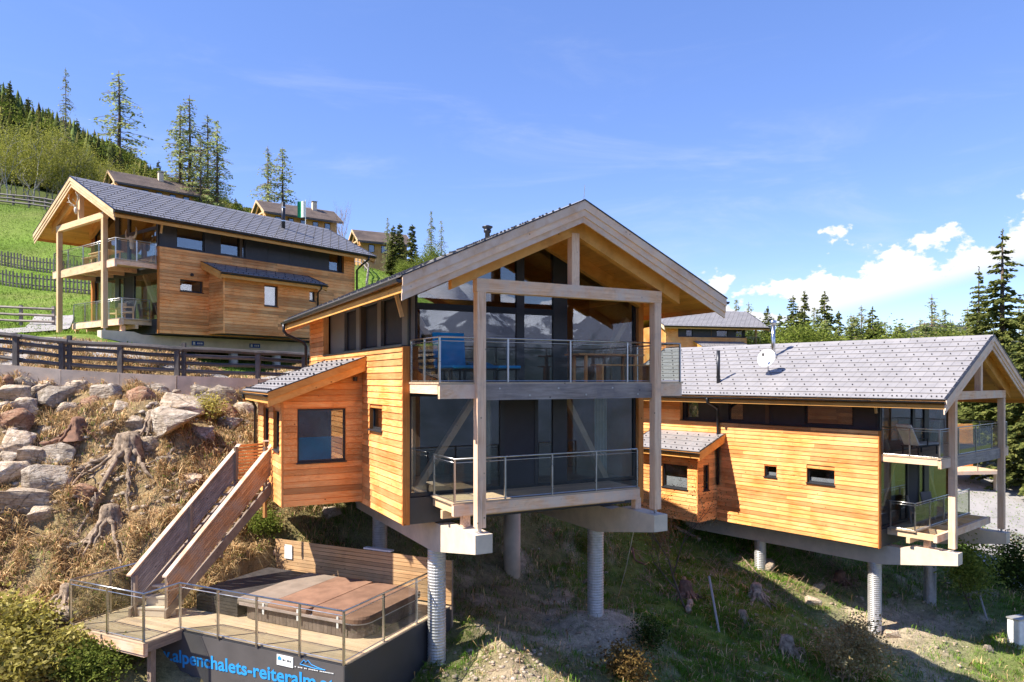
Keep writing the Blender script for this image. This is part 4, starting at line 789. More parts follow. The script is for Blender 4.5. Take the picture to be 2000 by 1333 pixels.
def spa():
    t=thing('hot_tub','hot tub under a rusty brown folded cover on the terrace','hot tub'); t.matrix_world=DT@Matrix.Diagonal((1,1,.82,1))
    def rounded(x0,x1,y0,y1,r,n=6):
        P=[]
        for (cx,cy_,a0) in ((x1-r,y0+r,-pi/2),(x1-r,y1-r,0),(x0+r,y1-r,pi/2),(x0+r,y0+r,pi)): P+=[(cx+r*cos(a0+pi/2*k/n),cy_+r*sin(a0+pi/2*k/n)) for k in range(n+1)]
        return P
    P=rounded(-3.95,-.5,1.2,3.5,.34)
    body=MB().prism([(x,y,.0) for x,y in P],(0,0,.36)).build('shell',X['spapanel'],t)
    # cladding boards round the shell
    m=len(P)
    for x in np.arange(-3.6,-.9,.105): MB().box(x,x+.098,1.185,1.198,.02,.35).build('cladding_board',X['spapanel'],body)
    for y in np.arange(1.55,3.1,.105): MB().box(-.498,-.486,y,y+.098,.02,.35).build('cladding_board',X['spapanel'],body)
    P2=rounded(-3.98,-.46,1.16,3.54,.36); MB().prism([(x,y,.362) for x,y in P2],(0,0,.05)).build('rim',X['white'],t)
    def cover(x0,x1,mat,rl,rr):
        lo=[];hi=[]; P3=rounded(x0,x1,1.13,3.57,.33)
        def clampr(p):
            x,y=p
            return p
        if not rr: P3=[(x0,1.13),(x1,1.13),(x1,3.57),(x0,3.57)]
        cx,cy_=(x0+x1)/2,2.35; n=len(P3); r1=[(x,y,.414) for x,y in P3]; r2=[(cx+(x-cx)*1.0,cy_+(y-cy_)*1.0,.52) for x,y in P3]; r3=[(cx+(x-cx)*(.975 if rr else 1.),cy_+(y-cy_)*.975,.575) for x,y in P3]; V=r1+r2+r3+[(cx,cy_,.59)]
        Fc=[(i,(i+1)%n,n+(i+1)%n,n+i) for i in range(n)]+[(n+i,n+(i+1)%n,2*n+(i+1)%n,2*n+i) for i in range(n)]+[(2*n+i,2*n+(i+1)%n,3*n) for i in range(n)]+[tuple(range(n))[::-1]]
        return MB().add(V,Fc).build('cover',mat,t)
    c1=cover(-1.95,-.42,X['cover'],0,1); c2=cover(-3.05,-1.96,X['cover'],0,0); c3=cover(-3.98,-3.06,X['coverdark'],0,0)
    for x in (-3.2,-2.2,-1.1): MB().box(x,x+.05,1.11,1.125,.25,.55).build('strap',X['white'],t)
    MB().prism([(x,1.10,z) for x,z in ((-3.9,.40),(-.9,.40),(-.9,.48),(-2.2,.46),(-3.9,.48))],(0,.02,0)).build('skirt',X['coverside'],t)
spa()
def spa_bench():
    t=thing('slatted_bench','dark stained slatted platform box beside the hot tub','platform'); t.matrix_world=DT@Matrix.Diagonal((1,1,.85,1))
    for i in range(9): MB().box(-5.35,-4.02,1.2+i*.258,1.2+i*.258+.25,.50,.54).build('top_board',X['black'],t)
    for i in range(5): MB().box(-5.35,-4.02,1.17,1.195,.02+i*.09,.02+i*.09+.08).build('slat',X['black'],t); MB().box(-5.375,-5.352,1.2,3.5,.02+i*.09,.02+i*.09+.08).build('slat',X['black'],t)
    MB().box(-5.33,-4.04,1.21,3.48,.01,.49).build('frame',X['black'],t)
spa_bench()
def text_mesh(body,size,off=.0,ext=.003,space=1.):
    c=bpy.data.curves.new('t','FONT'); c.body=body; c.size=size; c.offset=off; c.extrude=ext; c.space_character=space; o=bpy.data.objects.new('t',c); col.objects.link(o)
    dg=bpy.context.evaluated_depsgraph_get(); me=bpy.data.meshes.new_from_object(o.evaluated_get(dg)); bpy.data.objects.remove(o); return me
def banner():
    t=thing('banner','dark grey banner with blue web address lettering on the terrace front','banner'); t.matrix_world=DT
    MB().box(-6.1,-.06,.06,.07,-1.75,-.06).build('cloth',X['banner'],t)
    me=text_mesh('www.alpenchalets-reiteralm.at',.39,.008,.002); xs=[v.co.x for v in me.vertices]; k=5.62/(max(xs)-min(xs))
    o=obj('lettering',me,X['cyan'],t); o.matrix_local=Matrix.Translation((-5.87,.052,-.785))@Matrix.Rotation(radians(90),4,'X')@Matrix.Rotation(radians(2.0),4,'Z')@Matrix.Diagonal((k,1,1,1)); tag(o,'blue web address lettering')
    p=MB().box(-1.75,-1.32,.045,.055,-.30,-.085).build('logo_plate',X['white'],t); MB().prism([(-1.72,.043,-.19),(-1.63,.043,-.19),(-1.63,.043,-.14),(-1.675,.043,-.11),(-1.72,.043,-.14)],(0,-.003,0)).build('logo_mark',X['cyan'],p)
    m=MB()
    for i,x in enumerate((-1.59,-1.54,-1.47,-1.41)): m.box(x,x+(.03,.018,.04,.03)[i],.040,.043,-.195,-.16)
    m.build('lettering',X['frame'],p)
    MB().tube([(-1.14,.05,-.19),(-1.04,.05,-.09),(-.99,.05,-.13),(-.94,.05,-.08),(-.85,.05,-.15),(-.7,.05,-.18),(-.5,.05,-.20),(-.8,.05,-.21),(-1.14,.05,-.19)],.008,5).build('logo_mark',X['cyan'],t)
    m=MB(); x=-1.28
    while x<-.32:
        w=R.uniform(.015,.035); m.box(x,x+w,.046,.05,-.27+.03*(x+1.28),-.25+.03*(x+1.28)); x+=w+(.012 if R.random()<.8 else .05)
    m.build('lettering',X['white'],t)
banner()
def stairs():
    ex=Vector((.985,-.12,0)); ey=Vector((1.80,2.05,0)).normalized(); t=thing('stairs','steep timber stairs with slatted balustrades up to the middle chalet bay','stairs',(-9.27,18.42,DZ)); n=13; run=2.73; rise=-2.98-DZ; w=.45
    tf=lambda p: tuple(ex*p[0]+ey*p[1]+Vector((0,0,p[2])))
    def B(name,m,mat): return obj(name,m.mesh(name,tf),mat,t)
    for i in range(n):
        y=run*i/n; z=rise*(i+1)/n
        B('tread',MB().box(-w,w,y,y+.27,z-.05,z),X['concrete'] if i<3 else W['stair'])
        if i<2: B('riser',MB().box(-w+.05,w-.05,y+.02,y+.25,max(0,z-.23),z-.055),X['concrete'])
    for q in (-1,1):
        x=q*(w+.045); ms=W['grey'] if q<0 else W['stairwarm']
        B('stringer',MB().hexa([(x-.03,-.1,-.02),(x+.03,-.1,-.02),(x+.03,run+.1,rise-.3),(x-.03,run+.1,rise-.3)],[(x-.03,-.1,.22),(x+.03,-.1,.22),(x+.03,run+.1,rise+.05),(x-.03,run+.1,rise+.05)]),W['stair'])
        for k in range(9):
            z0=.27+k*.092; B('slat',MB().hexa([(x-.012,-.05,z0),(x+.012,-.05,z0),(x+.012,run+.12,z0+rise),(x-.012,run+.12,z0+rise)],[(x-.012,-.05,z0+.074),(x+.012,-.05,z0+.074),(x+.012,run+.12,z0+rise+.074),(x-.012,run+.12,z0+rise+.074)]),ms)
        B('handrail',MB().hexa([(x-.06,-.12,1.06),(x+.06,-.12,1.06),(x+.06,run+.15,rise+1.10),(x-.06,run+.15,rise+1.10)],[(x-.06,-.12,1.095),(x+.06,-.12,1.095),(x+.06,run+.15,rise+1.135),(x-.06,run+.15,rise+1.135)]),W['beam'])
        for f in (0,.52,1.0):
            y=run*f; z=rise*f; x2=x-q*.05; B('post',MB().box(x2-.035,x2+.035,y-.035,y+.035,z-.35 if f else -.02,z+1.06),W['stair'])
    for k in range(11):
        z=rise+.12+k*.092; B('slat',MB().box(-w-.05,w+.05,run+.95,run+.975,z,z+.066),W['siding']); B('slat',MB().box(-w-.06,-w-.036,run+.12,run+.945,z,z+.066),W['siding'])
    B('landing',MB().box(-w,w,run,run+.94,rise-.06,rise),W['deck']); B('post',MB().box(-w-.03,-w+.04,run+.87,run+.94,rise-1.1,rise+1.14),W['siding']); B('handrail',MB().box(-w-.08,w+.06,run+.92,run+1.01,rise+1.15,rise+1.185),W['beam'])
stairs()
# ---------------------------------------------------------------- kerb wall, timber fences
def kerb():
    P=[(-21.5,25.4,.72),(-18.2,25.55,.55),(-16.3,26.0,.37),(-14.45,26.5,.25),(-12.6,27.0,.15),(-9.9,28.0,.04),(-8.3,28.9,-.06),(-6.6,30.2,-.1)]
    t=thing('kerb_wall','stained concrete kerb wall at the road edge above the boulders','wall')
    for a,b in zip(P,P[1:]):
        A=Vector(a);B=Vector(b); d=(B-A); d.z=0; d.normalize(); s=Vector((d.y,-d.x,0)); B2=B-d*.012
        lo=[A+s*.16,B2+s*.16,B2-s*.16,A-s*.16]; m=MB().hexa([(p.x,p.y,p.z-1.15) for p in lo],[(p.x,p.y,p.z) for p in lo]); m.build('kerb_block',X['kerb'],t)
    f=thing('road_fence','dark weathered post and rail fence along the road edge','fence')
    Q=[(31,714,25.6),(121,723,26.1),(235,729,26.6),(346,735,27.1),(504,740,28.1),(594,745,28.9)]
    W_=[Vector(((px-CX)/F*d,d,(HY-py)/F*d-.02)) for px,py,d in Q]; W_=[W_[0]+Vector((-2.6,-.3,.35))]+W_
    for i,p in enumerate(W_): MB().box(p.x-.085,p.x+.085,p.y-.07,p.y+.07,p.z-.35,p.z+1.02).build('post',W['darkrail'],f)
    for i in (2,4): p=W_[i]+Vector((.2,.12,0)); MB().box(p.x-.07,p.x+.07,p.y-.06,p.y+.06,p.z-.2,p.z+1.28).build('post',W['darkrail'],f)
    for a,b in zip(W_,W_[1:]):
        for k,z in enumerate((.22,.52,.80,1.05)):
            d=(b-a).normalized()*.16; o=Vector((.02,.10 if k<3 else 0,0)); j=lambda: Vector((0,R.uniform(-.02,.02),R.uniform(-.025,.025)))
            MB().tube([a-d+o+Vector((0,0,z))+j(),(a+b)/2+o+Vector((0,0,z))+j(),b+d+o+Vector((0,0,z))+j()],.075 if k<3 else .095,7).build('rail',W['darkrail'],f)
kerb()
def rail_fence(name,label,pts,nrail,hgt,mat,every=1.9,rad=.06,group=None):
    f=thing(name,label,'fence'); P=[]
    for a,b in zip(pts,pts[1:]):
        A=Vector((*a,0));B=Vector((*b,0)); m=max(1,round((B-A).length/every)); P+=[A.lerp(B,i/m) for i in range(m)]
    P.append(Vector((*pts[-1],0)))
    for p in P: p.z=gz(p.x,p.y)
    for p in P: MB().box(p.x-rad,p.x+rad,p.y-rad,p.y+rad,p.z-.2,p.z+hgt+.1).build('post',mat,f)
    for a,b in zip(P,P[1:]):
        for k in range(nrail): z=hgt*(k+1)/nrail-.08; d=(b-a).normalized()*.1; MB().tube([a-d+Vector((0,-.05,z+R.uniform(-.03,.03))),b+d+Vector((0,-.05,z+R.uniform(-.03,.03)))],rad*1.1,6).build('rail',mat,f)
rail_fence('meadow_fence','grey rail fence along the path below the meadow, left edge',[(-42,44),(-33,42.5),(-27.5,43)],3,1.15,W['grey'],2.2,.075)
rail_fence('meadow_fence','dark rail fence at the foot of the birch wood',[(-66,84),(-56,80.5),(-49,78),(-44,76)],3,1.2,W['darkrail'],2.5,.09)
rail_fence('meadow_fence','brown rail fence seen between the left chalet and the middle roof',[(-16,50),(-12.3,50.5),(-8,52)],2,1.1,W['post'],1.8,.07)
rail_fence('meadow_fence','grey ramp fence climbing the grass behind the left chalet',[(-15.8,72),(-13.2,66),(-12.2,60)],2,1.0,W['grey'],1.6,.05)
def picket(label,pts,hgt):
    f=thing('picket_fence',label,'fence',group='picket fences on the meadow'); g=MB(); 
    for a,b in zip(pts,pts[1:]):
        A=Vector((*a,0));B=Vector((*b,0)); m=round((B-A).length/.30)
        for i in range(m):
            p=A.lerp(B,i/m); z=gz(p.x,p.y); h=hgt+R.uniform(-.1,.1); MB().box(p.x-.055,p.x+.055,p.y-.02,p.y+.02,z-.1,z+h).build('picket',W['darkrail'],f)
        for zz in (.3,.85): MB().bar((A.x,A.y+.05,gz(A.x,A.y)+zz),(B.x,B.y+.05,gz(B.x,B.y)+zz),.07,.09).build('rail',W['darkrail'],f)
picket('upper dark picket fence across the green meadow',[(-47,60.5),(-40,59.5),(-34,58.8),(-29,58.2),(-24,57.8)],1.25)
picket('lower dark picket fence across the green meadow',[(-45,55.5),(-38,54.6),(-32,54.2),(-27,53.8)],1.2)
def utility():
    p=hit(1990,1262); t=thing('utility_cabinet','grey utility cabinet on the grass at the right edge','cabinet',p,radians(20)); MB().box(-.3,.3,-.2,.2,-.3,.95).build('body',X['white'],t); MB().box(-.33,.33,-.23,.23,.952,1.0).build('lid',X['galv'],t); MB().box(-.27,-.005,-.215,-.203,.05,.9).build('door',X['white'],t); MB().box(.005,.27,-.215,-.203,.05,.9).build('door',X['white'],t)
utility()
def far_deck():
    p=Vector((29.2,45,0)); p.z=gz(p.x,p.y); t=thing('roadside_terrace','grey roadside terrace with glass railing seen past the right chalet posts','terrace',p,radians(8)); 
    MB().box(-1.8,1.8,-.1,2.4,1.2,1.4).build('floor',W['beam'],t); MB().box(-1.8,1.8,2.42,2.6,1.2,4.2).build('back_wall',W['siding'],t)
    r=MB().tube([(-1.75,-.05,2.4),(1.75,-.05,2.4)],.025,6).build('railing',X['steel'],t)
    for x in (-1.75,0,1.75): MB().box(x-.02,x+.02,-.07,-.03,1.4,2.4).build('railing_post',X['steel'],r)
    for x in (-1.72,.03): MB().box(x,x+1.69,-.06,-.045,1.45,2.3).build('glass_pane',G['rail'],r)
    for x in (-1.6,1.6): MB().box(x-.1,x+.1,.2,.4,-.4,1.2).build('post',X['concrete'],t)
far_deck()
# ---------------------------------------------------------------- boulders, stumps, dead wood
def boulder_mesh(i,flat=.6):
    r=np.random.default_rng(100+i); bm=bmesh.new(); P=r.normal(size=(20,3)); P/=np.linalg.norm(P,axis=1)[:,None]; P*=r.uniform(.72,1.15,(20,1)); P=np.sign(P)*np.abs(P)**.8
    for p in P: bm.verts.new(p*np.array([1,.75,flat]))
    bmesh.ops.convex_hull(bm,input=bm.verts); bmesh.ops.delete(bm,geom=[v for v in bm.verts if not v.link_faces],context='VERTS')
    bmesh.ops.dissolve_limit(bm,angle_limit=radians(14),verts=bm.verts,edges=bm.edges)
    bmesh.ops.bevel(bm,geom=list(bm.edges),offset=.035,segments=1,affect='EDGES',profile=.6,clamp_overlap=True); bmesh.ops.triangulate(bm,faces=bm.faces); bmesh.ops.subdivide_edges(bm,edges=[e for e in bm.edges if e.calc_length()>.25],cuts=2,use_grid_fill=True); bmesh.ops.triangulate(bm,faces=bm.faces)
    for v in bm.verts:
        n=(fbm(np.array([v.co.x*2.3+i*7]),np.array([v.co.y*2.3+v.co.z*3.1]),4,i)[0]-.5)*.30; v.co*=1+n
    me=bpy.data.meshes.new('boulder'); bm.to_mesh(me); bm.free(); me.polygons.foreach_set('use_smooth',[True]*len(me.polygons))
    try: me.set_sharp_from_angle(angle=radians(32))
    except Exception: pass
    return me
BM={k:[] for k in ('rock','rockred','rockgrey')}
for k in BM:
    for i in range(5):
        me=boulder_mesh(i+{'rock':0,'rockred':10,'rockgrey':20}[k],.55 if i%2 else .75); me.materials.append(X[k]); BM[k].append(me)
BOULD=[(12,752,28,28,'rockred','rust-tinged boulder at the left picture edge just under the kerb wall'),(38,753,32,30,'rock','tan boulder, second from the left under the kerb wall'),(62,749,24,24,'rockgrey','small dark boulder, third from the left under the kerb wall'),(90,753,42,26,'rock','tan boulder under the kerb joint, fourth from the left'),
(20,775,62,30,'rock','broad pale flat boulder at the left edge in the second row'),(67,769,50,26,'rock','pale lens-shaped boulder in the second row under the kerb'),(112,782,74,44,'rockgrey','large boulder with a tuft of dry grass on top'),(152,758,64,18,'rock','flat slab boulder lying against the kerb wall'),(202,772,64,36,'rockgrey','bluish white boulder under the second fence post gap'),
(44,802,46,36,'rock','pale angular boulder left of the grass tufted boulder'),(20,826,66,32,'rockred','long brown boulder at the left edge, midway down the bank'),(62,809,22,20,'rock','small pinkish rock below the angular pale boulder'),(272,775,60,30,'rockred','brown shaded boulder left of the big pale slab'),(338,796,106,38,'rock','big pale flat slab boulder in the middle of the bank'),(345,830,96,32,'rockgrey','grey boulder directly under the big pale slab'),
(425,780,64,36,'rockgrey','grey layered boulder near the bay roof corner'),(442,808,54,40,'rockred','rusty red boulder below the grey layered one'),(477,802,42,34,'rock','tan boulder beside the bay downpipe'),(482,831,26,28,'rock','small pale rock at the foot of the bay downpipe'),(450,836,44,22,'rockgrey','low grey rock under the rusty red boulder'),
(300,766,44,14,'rockgrey','thin grey rock wedged at the kerb foot, left of the kerb crack'),(352,768,34,16,'rock','small pale rock at the kerb foot above the big slab'),(397,771,54,20,'rockgrey','grey rock at the kerb foot right of the big slab'),(26,868,70,48,'rock','large pale boulder at the left edge, above the huge one'),(55,892,50,28,'rock','pale boulder right of the large one at the left edge'),(112,888,64,28,'rockgrey','dark boulder under the overhanging grass roots'),(16,932,72,66,'rock','huge pale boulder at the left picture edge'),
(92,947,80,46,'rockgrey','big grey flat-topped boulder left of the large stump'),(157,962,52,40,'rockred','tan block under the brown root, left of the large stump'),(38,992,100,38,'rock','long pale boulder low on the bank at the left edge'),(366,946,54,20,'rock','pale rock lying in the grass left of the stairs'),(161,916,22,30,'rock','small upright pale rock left of the large stump'),(132,1212,54,20,'rock','pale rock beside the terrace corner post'),(640,1003,46,16,'rock','pale rock in the grass under the bay'),
(1585,1180,34,16,'rock','pale rock under the right chalet wall edge'),(1500,1112,30,18,'rock','pale rock in the debris by the right chalet back column'),(1600,1150,26,20,'rock','rounded rock in the sunlit debris strip'),(1930,1272,18,12,'rockgrey','small grey rock left of the utility cabinet'),(1750,1165,14,10,'rock','tiny pale stone on the slope right of the front column'),(1740,1245,28,14,'rock','pale stone at the foot of the right front column'),(1145,1140,18,14,'rockgrey','grey stone left of the middle chalet right column'),
(130,800,34,24,'rock','pale rock right under the grass tufted boulder'),(175,792,36,22,'rockred','brown rock left of the bluish white boulder'),(232,800,40,26,'rock','pale rock right of the bluish white boulder, one row lower'),(20,905,44,26,'rockgrey','grey rock between the large and huge boulders at the left edge'),(88,850,44,26,'rock','pale rock above the dark boulder'),(140,862,36,22,'rockred','rusty rock right of the mossy stump'),(292,868,46,26,'rock','tan rock above and right of the large stump'),(322,905,40,24,'rockgrey','grey rock right of the large stump roots'),(75,1012,44,24,'rock','pale rock below the big grey flat-topped boulder'),(185,985,36,24,'rock','pale broken rock under the large stump roots'),(140,1075,30,18,'rockgrey','grey rock in the twigs left of the pale grey stump'),(395,850,40,24,'rockgrey','grey rock under the budding shrub'),(420,885,32,18,'rock','pale rock in the grass above the stair rail'),(262,835,34,22,'rock','pale rock left of the slender root stump'),(205,838,40,26,'rock','tan broken rock below the bluish white boulder'),(10,798,30,22,'rock','tan rock at the left edge in the third row')]
for i,(px,py,w,h,k,lab) in enumerate(BOULD):
    p=hit(px,py+h*.15); sc=w/2/F*p.y*1.25; o=bpy.data.objects.new('boulder',BM[k][i%5]); col.objects.link(o)
    zs=max(.8,min(1.5,h/w*2.0)); o.scale=(sc,sc*R.uniform(.9,1.2),sc*zs); o.location=p+Vector((0,.15*sc,.04*sc)); o.rotation_euler=(radians(R.uniform(-14,14)),radians(R.uniform(-10,10)),radians(R.uniform(-25,25))); tag(o,lab,'boulder','boulders on the slope')
def gnarl(pts,r0,r1,n=9,seed=0,jit=.25):
    pts=[Vector(p) for p in pts]; Q=[]; rg=random.Random(seed)
    for a,b in zip(pts,pts[1:]):
        for k in range(4): Q.append(a.lerp(b,k/4)+Vector((rg.uniform(-1,1),rg.uniform(-1,1),rg.uniform(-1,1)))*r0*jit)
    Q.append(pts[-1]); m=len(Q); return MB().tube(Q,[(r0+(r1-r0)*(i/(m-1))**.7)*rg.uniform(.85,1.15) for i in range(m)],n)
def stump(px,py,sc,label,seed,roots=6,mat='stump',spread=1.0,fan=(190,350)):
    p=hit(px,py); rg=random.Random(seed); t=thing('tree_stump',label,'stump',p,0,'dead stumps on the slope')
    m=MB(); n=36; rings=[]
    for i,(z,r) in enumerate(((-.5,1.5),(-.2,1.1),(.1,.82),(.4,.66),(.75,.58),(.95,.5),(1.02,.2))):
        for k in range(n):
            a=2*pi*k/n; rr=r*.42*sc*(1+.22*sin(3*a+seed)*(1.4-z)*.6+.07*sin(9*a+seed*2+z*2)+.05*sin(15*a+seed+z*5)+rg.uniform(-.06,.06)); rings.append((rr*cos(a),rr*sin(a),z*sc*.62+rg.uniform(-.03,.03)*sc))
    m.add(rings,[(i*n+k,i*n+(k+1)%n,(i+1)*n+(k+1)%n,(i+1)*n+k) for i in range(6) for k in range(n)]+[tuple(range(6*n,7*n))]); m.build('trunk',X[mat],t,True)
    for k in range(roots):
        a=radians(fan[0]+(fan[1]-fan[0])*k/max(1,roots-1)+rg.uniform(-14,14)); L=sc*rg.uniform(.7,1.5)*spread; x,y=cos(a),sin(a); z1=gz(p.x+x*L*.6,p.y+y*L*.6)-p.z; z2=gz(p.x+x*L,p.y+y*L)-p.z
        gnarl([(x*.16*sc,y*.16*sc,.32*sc),(x*.42*sc,y*.42*sc,max(.08*sc,z1*.6)),(x*L*.7,y*L*.7,z1+.04*sc),(x*L,y*L,z2-.10*sc)],.095*sc*rg.uniform(.5,1.2),.016*sc,8,seed*31+k,.55).build('root',X[mat],t,True)
        for j in range(2):
            b=a+rg.uniform(-.9,.9); q=Vector((x*L*.45,y*L*.45,z1*.7+.08*sc)); gnarl([q,q+Vector((cos(b)*.3,sin(b)*.3,rg.uniform(-.2,.15)))*sc,q+Vector((cos(b)*.55,sin(b)*.55,rg.uniform(-.6,.1)))*sc],.03*sc,.006*sc,5,seed*7+k*3+j,.8).build('root',X[mat],t,True)
stump(252,905,1.45,'large grey stump with long forked roots on the boulder bank',3,5,spread=1.15,fan=(195,320)); stump(216,1030,1.05,'pale grey stump with two leg-like roots left of the stairs',8,3,fan=(240,300),spread=1.2)
stump(152,850,.8,'brown mossy stump with overhanging grass above the dark boulder',12,4,'deadred'); stump(132,1175,.7,'small grey stump beside the terrace railing corner',5,4,fan=(220,330)); stump(300,830,.75,'slender upright grey root stump left of the big pale slab',15,3,fan=(240,300))
stump(1338,1165,.85,'brown stump in the shade right of the middle chalet',21,6,'deadred'); stump(1478,1165,.75,'forked grey stump in the shaded grass',24,5,fan=(200,360)); stump(1450,1212,.5,'small grey stump on the shaded slope',26,4); stump(1537,1275,.8,'round cut stump with ringed grey top on the green slope',29,5,spread=.5); stump(1640,1140,.8,'reddish stump under the right chalet floor',33,6,'deadred')
def log(pts,r0,r1,label,mat='stump',seed=0,name='fallen_branch',grp='dead branches on the slope'):
    A=hit(*pts[0]); t=tag(gnarl([(0,0,.05)]+[hit(*q)-A+Vector((0,0,h)) for q,h in zip(pts[1:],[.1]*len(pts))],r0,r1,8,seed,.3).build(name,X[mat],None,True,A),label,'branch',grp)
log([(60,880),(110,868),(165,850)],.10,.03,'long brown root lying under the dry grass, upper bank','deadred',2); log([(130,965),(165,930),(185,905)],.05,.015,'thin crooked branch leaning over the tan block','twig',3); log([(25,1045),(40,1000),(44,985)],.05,.02,'grey broken branch standing at the left edge low on the bank','stump',4); log([(105,1010),(140,1003),(175,995)],.035,.015,'thin pale branch lying below the grey boulder','twig',5)
log([(1315,1030),(1345,1048),(1368,1060)],.09,.07,'sunlit pale log under the right chalet bay','stump',6); log([(1335,1135),(1350,1180),(1345,1200)],.13,.10,'short thick grey log standing in the shade','stump',7); log([(1440,1085),(1465,1110),(1490,1140)],.06,.02,'pale dead branch in the sunlit debris strip','stump',8); log([(1450,1075),(1480,1100),(1500,1120)],.04,.015,'thin dead branch behind the sunlit debris branch','twig',9); log([(1235,1075),(1240,1100),(1262,1112)],.05,.03,'curved orange-brown branch on the shaded grass','deadred',10)
def twigs():
    m=MB(); rg=random.Random(4)
    for (px0,px1,py0,py1,n) in ((0,170,1010,1190,420),(60,330,850,1010,200),(1250,1420,1080,1180,260),(1420,1580,1060,1190,380),(1590,1720,1090,1170,260)):
        for p in hits([rg.uniform(px0,px1) for _ in range(n)],[rg.uniform(py0,py1) for _ in range(n)]):
            p=Vector(p); a=rg.uniform(0,pi); L=rg.uniform(.15,.55); d=Vector((cos(a),sin(a),rg.uniform(-.2,.9)))*L; m.tube([p+Vector((0,0,-.03)),p+d*.5+Vector((0,0,rg.uniform(0,.1))),p+d],[.011,.009,.004],4,False)
    tag(m.build('dead_twigs',X['twig']),'brown dead twigs strewn over the slope','twigs',None,'stuff')
twigs()
def rubble():
    rg=np.random.default_rng(8); V=[];Fa=[]; base=[tuple(v.co) for v in BM['rock'][0].vertices]
    ico=bmesh.new(); bmesh.ops.create_icosphere(ico,subdivisions=1,radius=1); iv=np.array([v.co[:] for v in ico.verts]); jf=np.array([[v.index for v in f.verts] for f in ico.faces]); ico.free(); n=0
    for (px0,px1,py0,py1,m,s0,s1) in ((0,470,755,1010,420,.04,.15),(820,1060,1270,1330,160,.03,.08),(1100,1250,1225,1330,120,.02,.06),(1430,1900,1120,1330,260,.03,.09),(1000,1400,1060,1300,120,.03,.08)):
        for p in hits(rg.uniform(px0,px1,m),rg.uniform(py0,py1,m)):
            s=rg.uniform(s0,s1); v=iv*rg.uniform(.65,1.25,(len(iv),1))*np.array([rg.uniform(.8,1.4),rg.uniform(.8,1.2),rg.uniform(.45,.8)])*s; a=rg.uniform(0,6.28); R2=np.array([[cos(a),-sin(a),0],[sin(a),cos(a),0],[0,0,1]]); V.append(v@R2+np.array(p)); Fa.append(jf+n); n+=len(iv)
    tag(obj('loose_stones',np_mesh('loose_stones',np.concatenate(V),np.concatenate(Fa)),X['rock']),'loose broken stones scattered over the bank and slope','stones',None,'stuff')
rubble()
# ---------------------------------------------------------------- grass
def blades(n,yr,seed,pick,wd=1.):
    r=np.random.default_rng(seed); y=yr[0]*(yr[1]/yr[0])**r.uniform(0,1,n); x=y*r.uniform(-.74,.74,n); me_,dry,soil,nn,n2,n3=zone(x,y); keep,colr,L=pick(r,x,y,me_,dry,soil,nn,n2); x,y,L,colr=x[keep],y[keep],L[keep],colr[keep]; z=ground(x,y); m=len(x)
    cl=fbm(x*1.7,y*1.7,2,66)*2*pi*2; a=cl+r.normal(0,.9,m); lean=r.uniform(.25,1.25,m); w=(.0035+L*.018)*r.uniform(.7,1.4,m)*wd*(y/20)**.5; d=np.stack([np.cos(a),np.sin(a)],-1); s=np.stack([-d[:,1],d[:,0]],-1); P=np.stack([x,y],-1)
    V=np.zeros((m,4,3)); V[:,0,:2]=P; mid=P+d*(L*lean*.4)[:,None]; V[:,1,:2]=mid+s*w[:,None]; V[:,2,:2]=mid-s*w[:,None]; V[:,3,:2]=P+d*(L*lean)[:,None]
    V[:,0,2]=z-.03; V[:,1,2]=V[:,2,2]=z+L*.5; V[:,3,2]=z+L*np.clip(1.0-lean*.6,.05,1)
    b=np.arange(m)[:,None]*4; Fa=np.concatenate([b+np.array([[0,1,2]]),b+np.array([[2,1,3]])]); return V.reshape(-1,3),Fa,np.repeat(colr,4,0)
GM=attrleaf('grass_blade',.3)
def pick_slope(r,x,y,me_,dry,soil,nn,n2):
    n=len(x); g=np.array([.09,.20,.02]); g2=np.array([.20,.31,.045]); t=np.array([.60,.46,.25]); b=np.array([.36,.20,.095])
    mix=r.uniform(0,1,n); isdry=mix<np.clip(dry*1.05+np.where(x<2,.22,.06)*(nn>.52)+.08,0,.86); c=np.where(isdry[:,None],t*(1-r.uniform(0,1,(n,1)))+b*r.uniform(0,1,(n,1)),g+(g2-g)*r.uniform(0,1,(n,1)))
    under=((x+.72)*.884+(y-16)*.468>-1)&((x+.72)*.884+(y-16)*.468<6)&(-(x+.72)*.468+(y-16)*.884>0)&(-(x+.72)*.468+(y-16)*.884<12.5)
    dens=np.clip((n2-.28)*3.2,0.12,1)*(1-.92*np.clip(soil*1.3,0,1))*np.where(under,.6,1); keep=(r.uniform(0,1,n)<dens)&(me_<.5)
    # nothing grows through the terrace
    lx=((x+3.585)*.9026-(y-15.32)*.4305)/1.11; ly=((x+3.585)*.4305+(y-15.32)*.9026)/1.11; keep&=~((lx>-7.05)&(lx<.05)&(ly>-.95)&(ly<1.2)|(lx>-5.6)&(lx<.05)&(ly>-.1)&(ly<4.05))
    return keep,c,np.where(isdry,r.uniform(.12,.36,n),r.uniform(.08,.24,n))*np.where(n2>.56,1.5,.9)
V1,F1,C1=blades(900000,(12.8,44),1,pick_slope)
tag(obj('slope_grass',np_mesh('slope_grass',V1,F1,C1),GM),'dry and green grass tufts over the whole slope','grass',None,'stuff')
def pick_meadow(r,x,y,me_,dry,soil,nn,n2):
    n=len(x); g=np.array([.14,.23,.03]); g2=np.array([.22,.32,.06]); return (me_>.5)&(r.uniform(0,1,n)<.9)&~((np.abs(y-30)<3)&(x<-6)),g+(g2-g)*r.uniform(0,1,(n,1)),r.uniform(.10,.24,n)*1.2
V1,F1,C1=blades(150000,(31,80),2,pick_meadow,1.6)
tag(obj('meadow_grass',np_mesh('meadow_grass',V1,F1,C1),GM),'bright green meadow grass above the road','grass',None,'stuff')
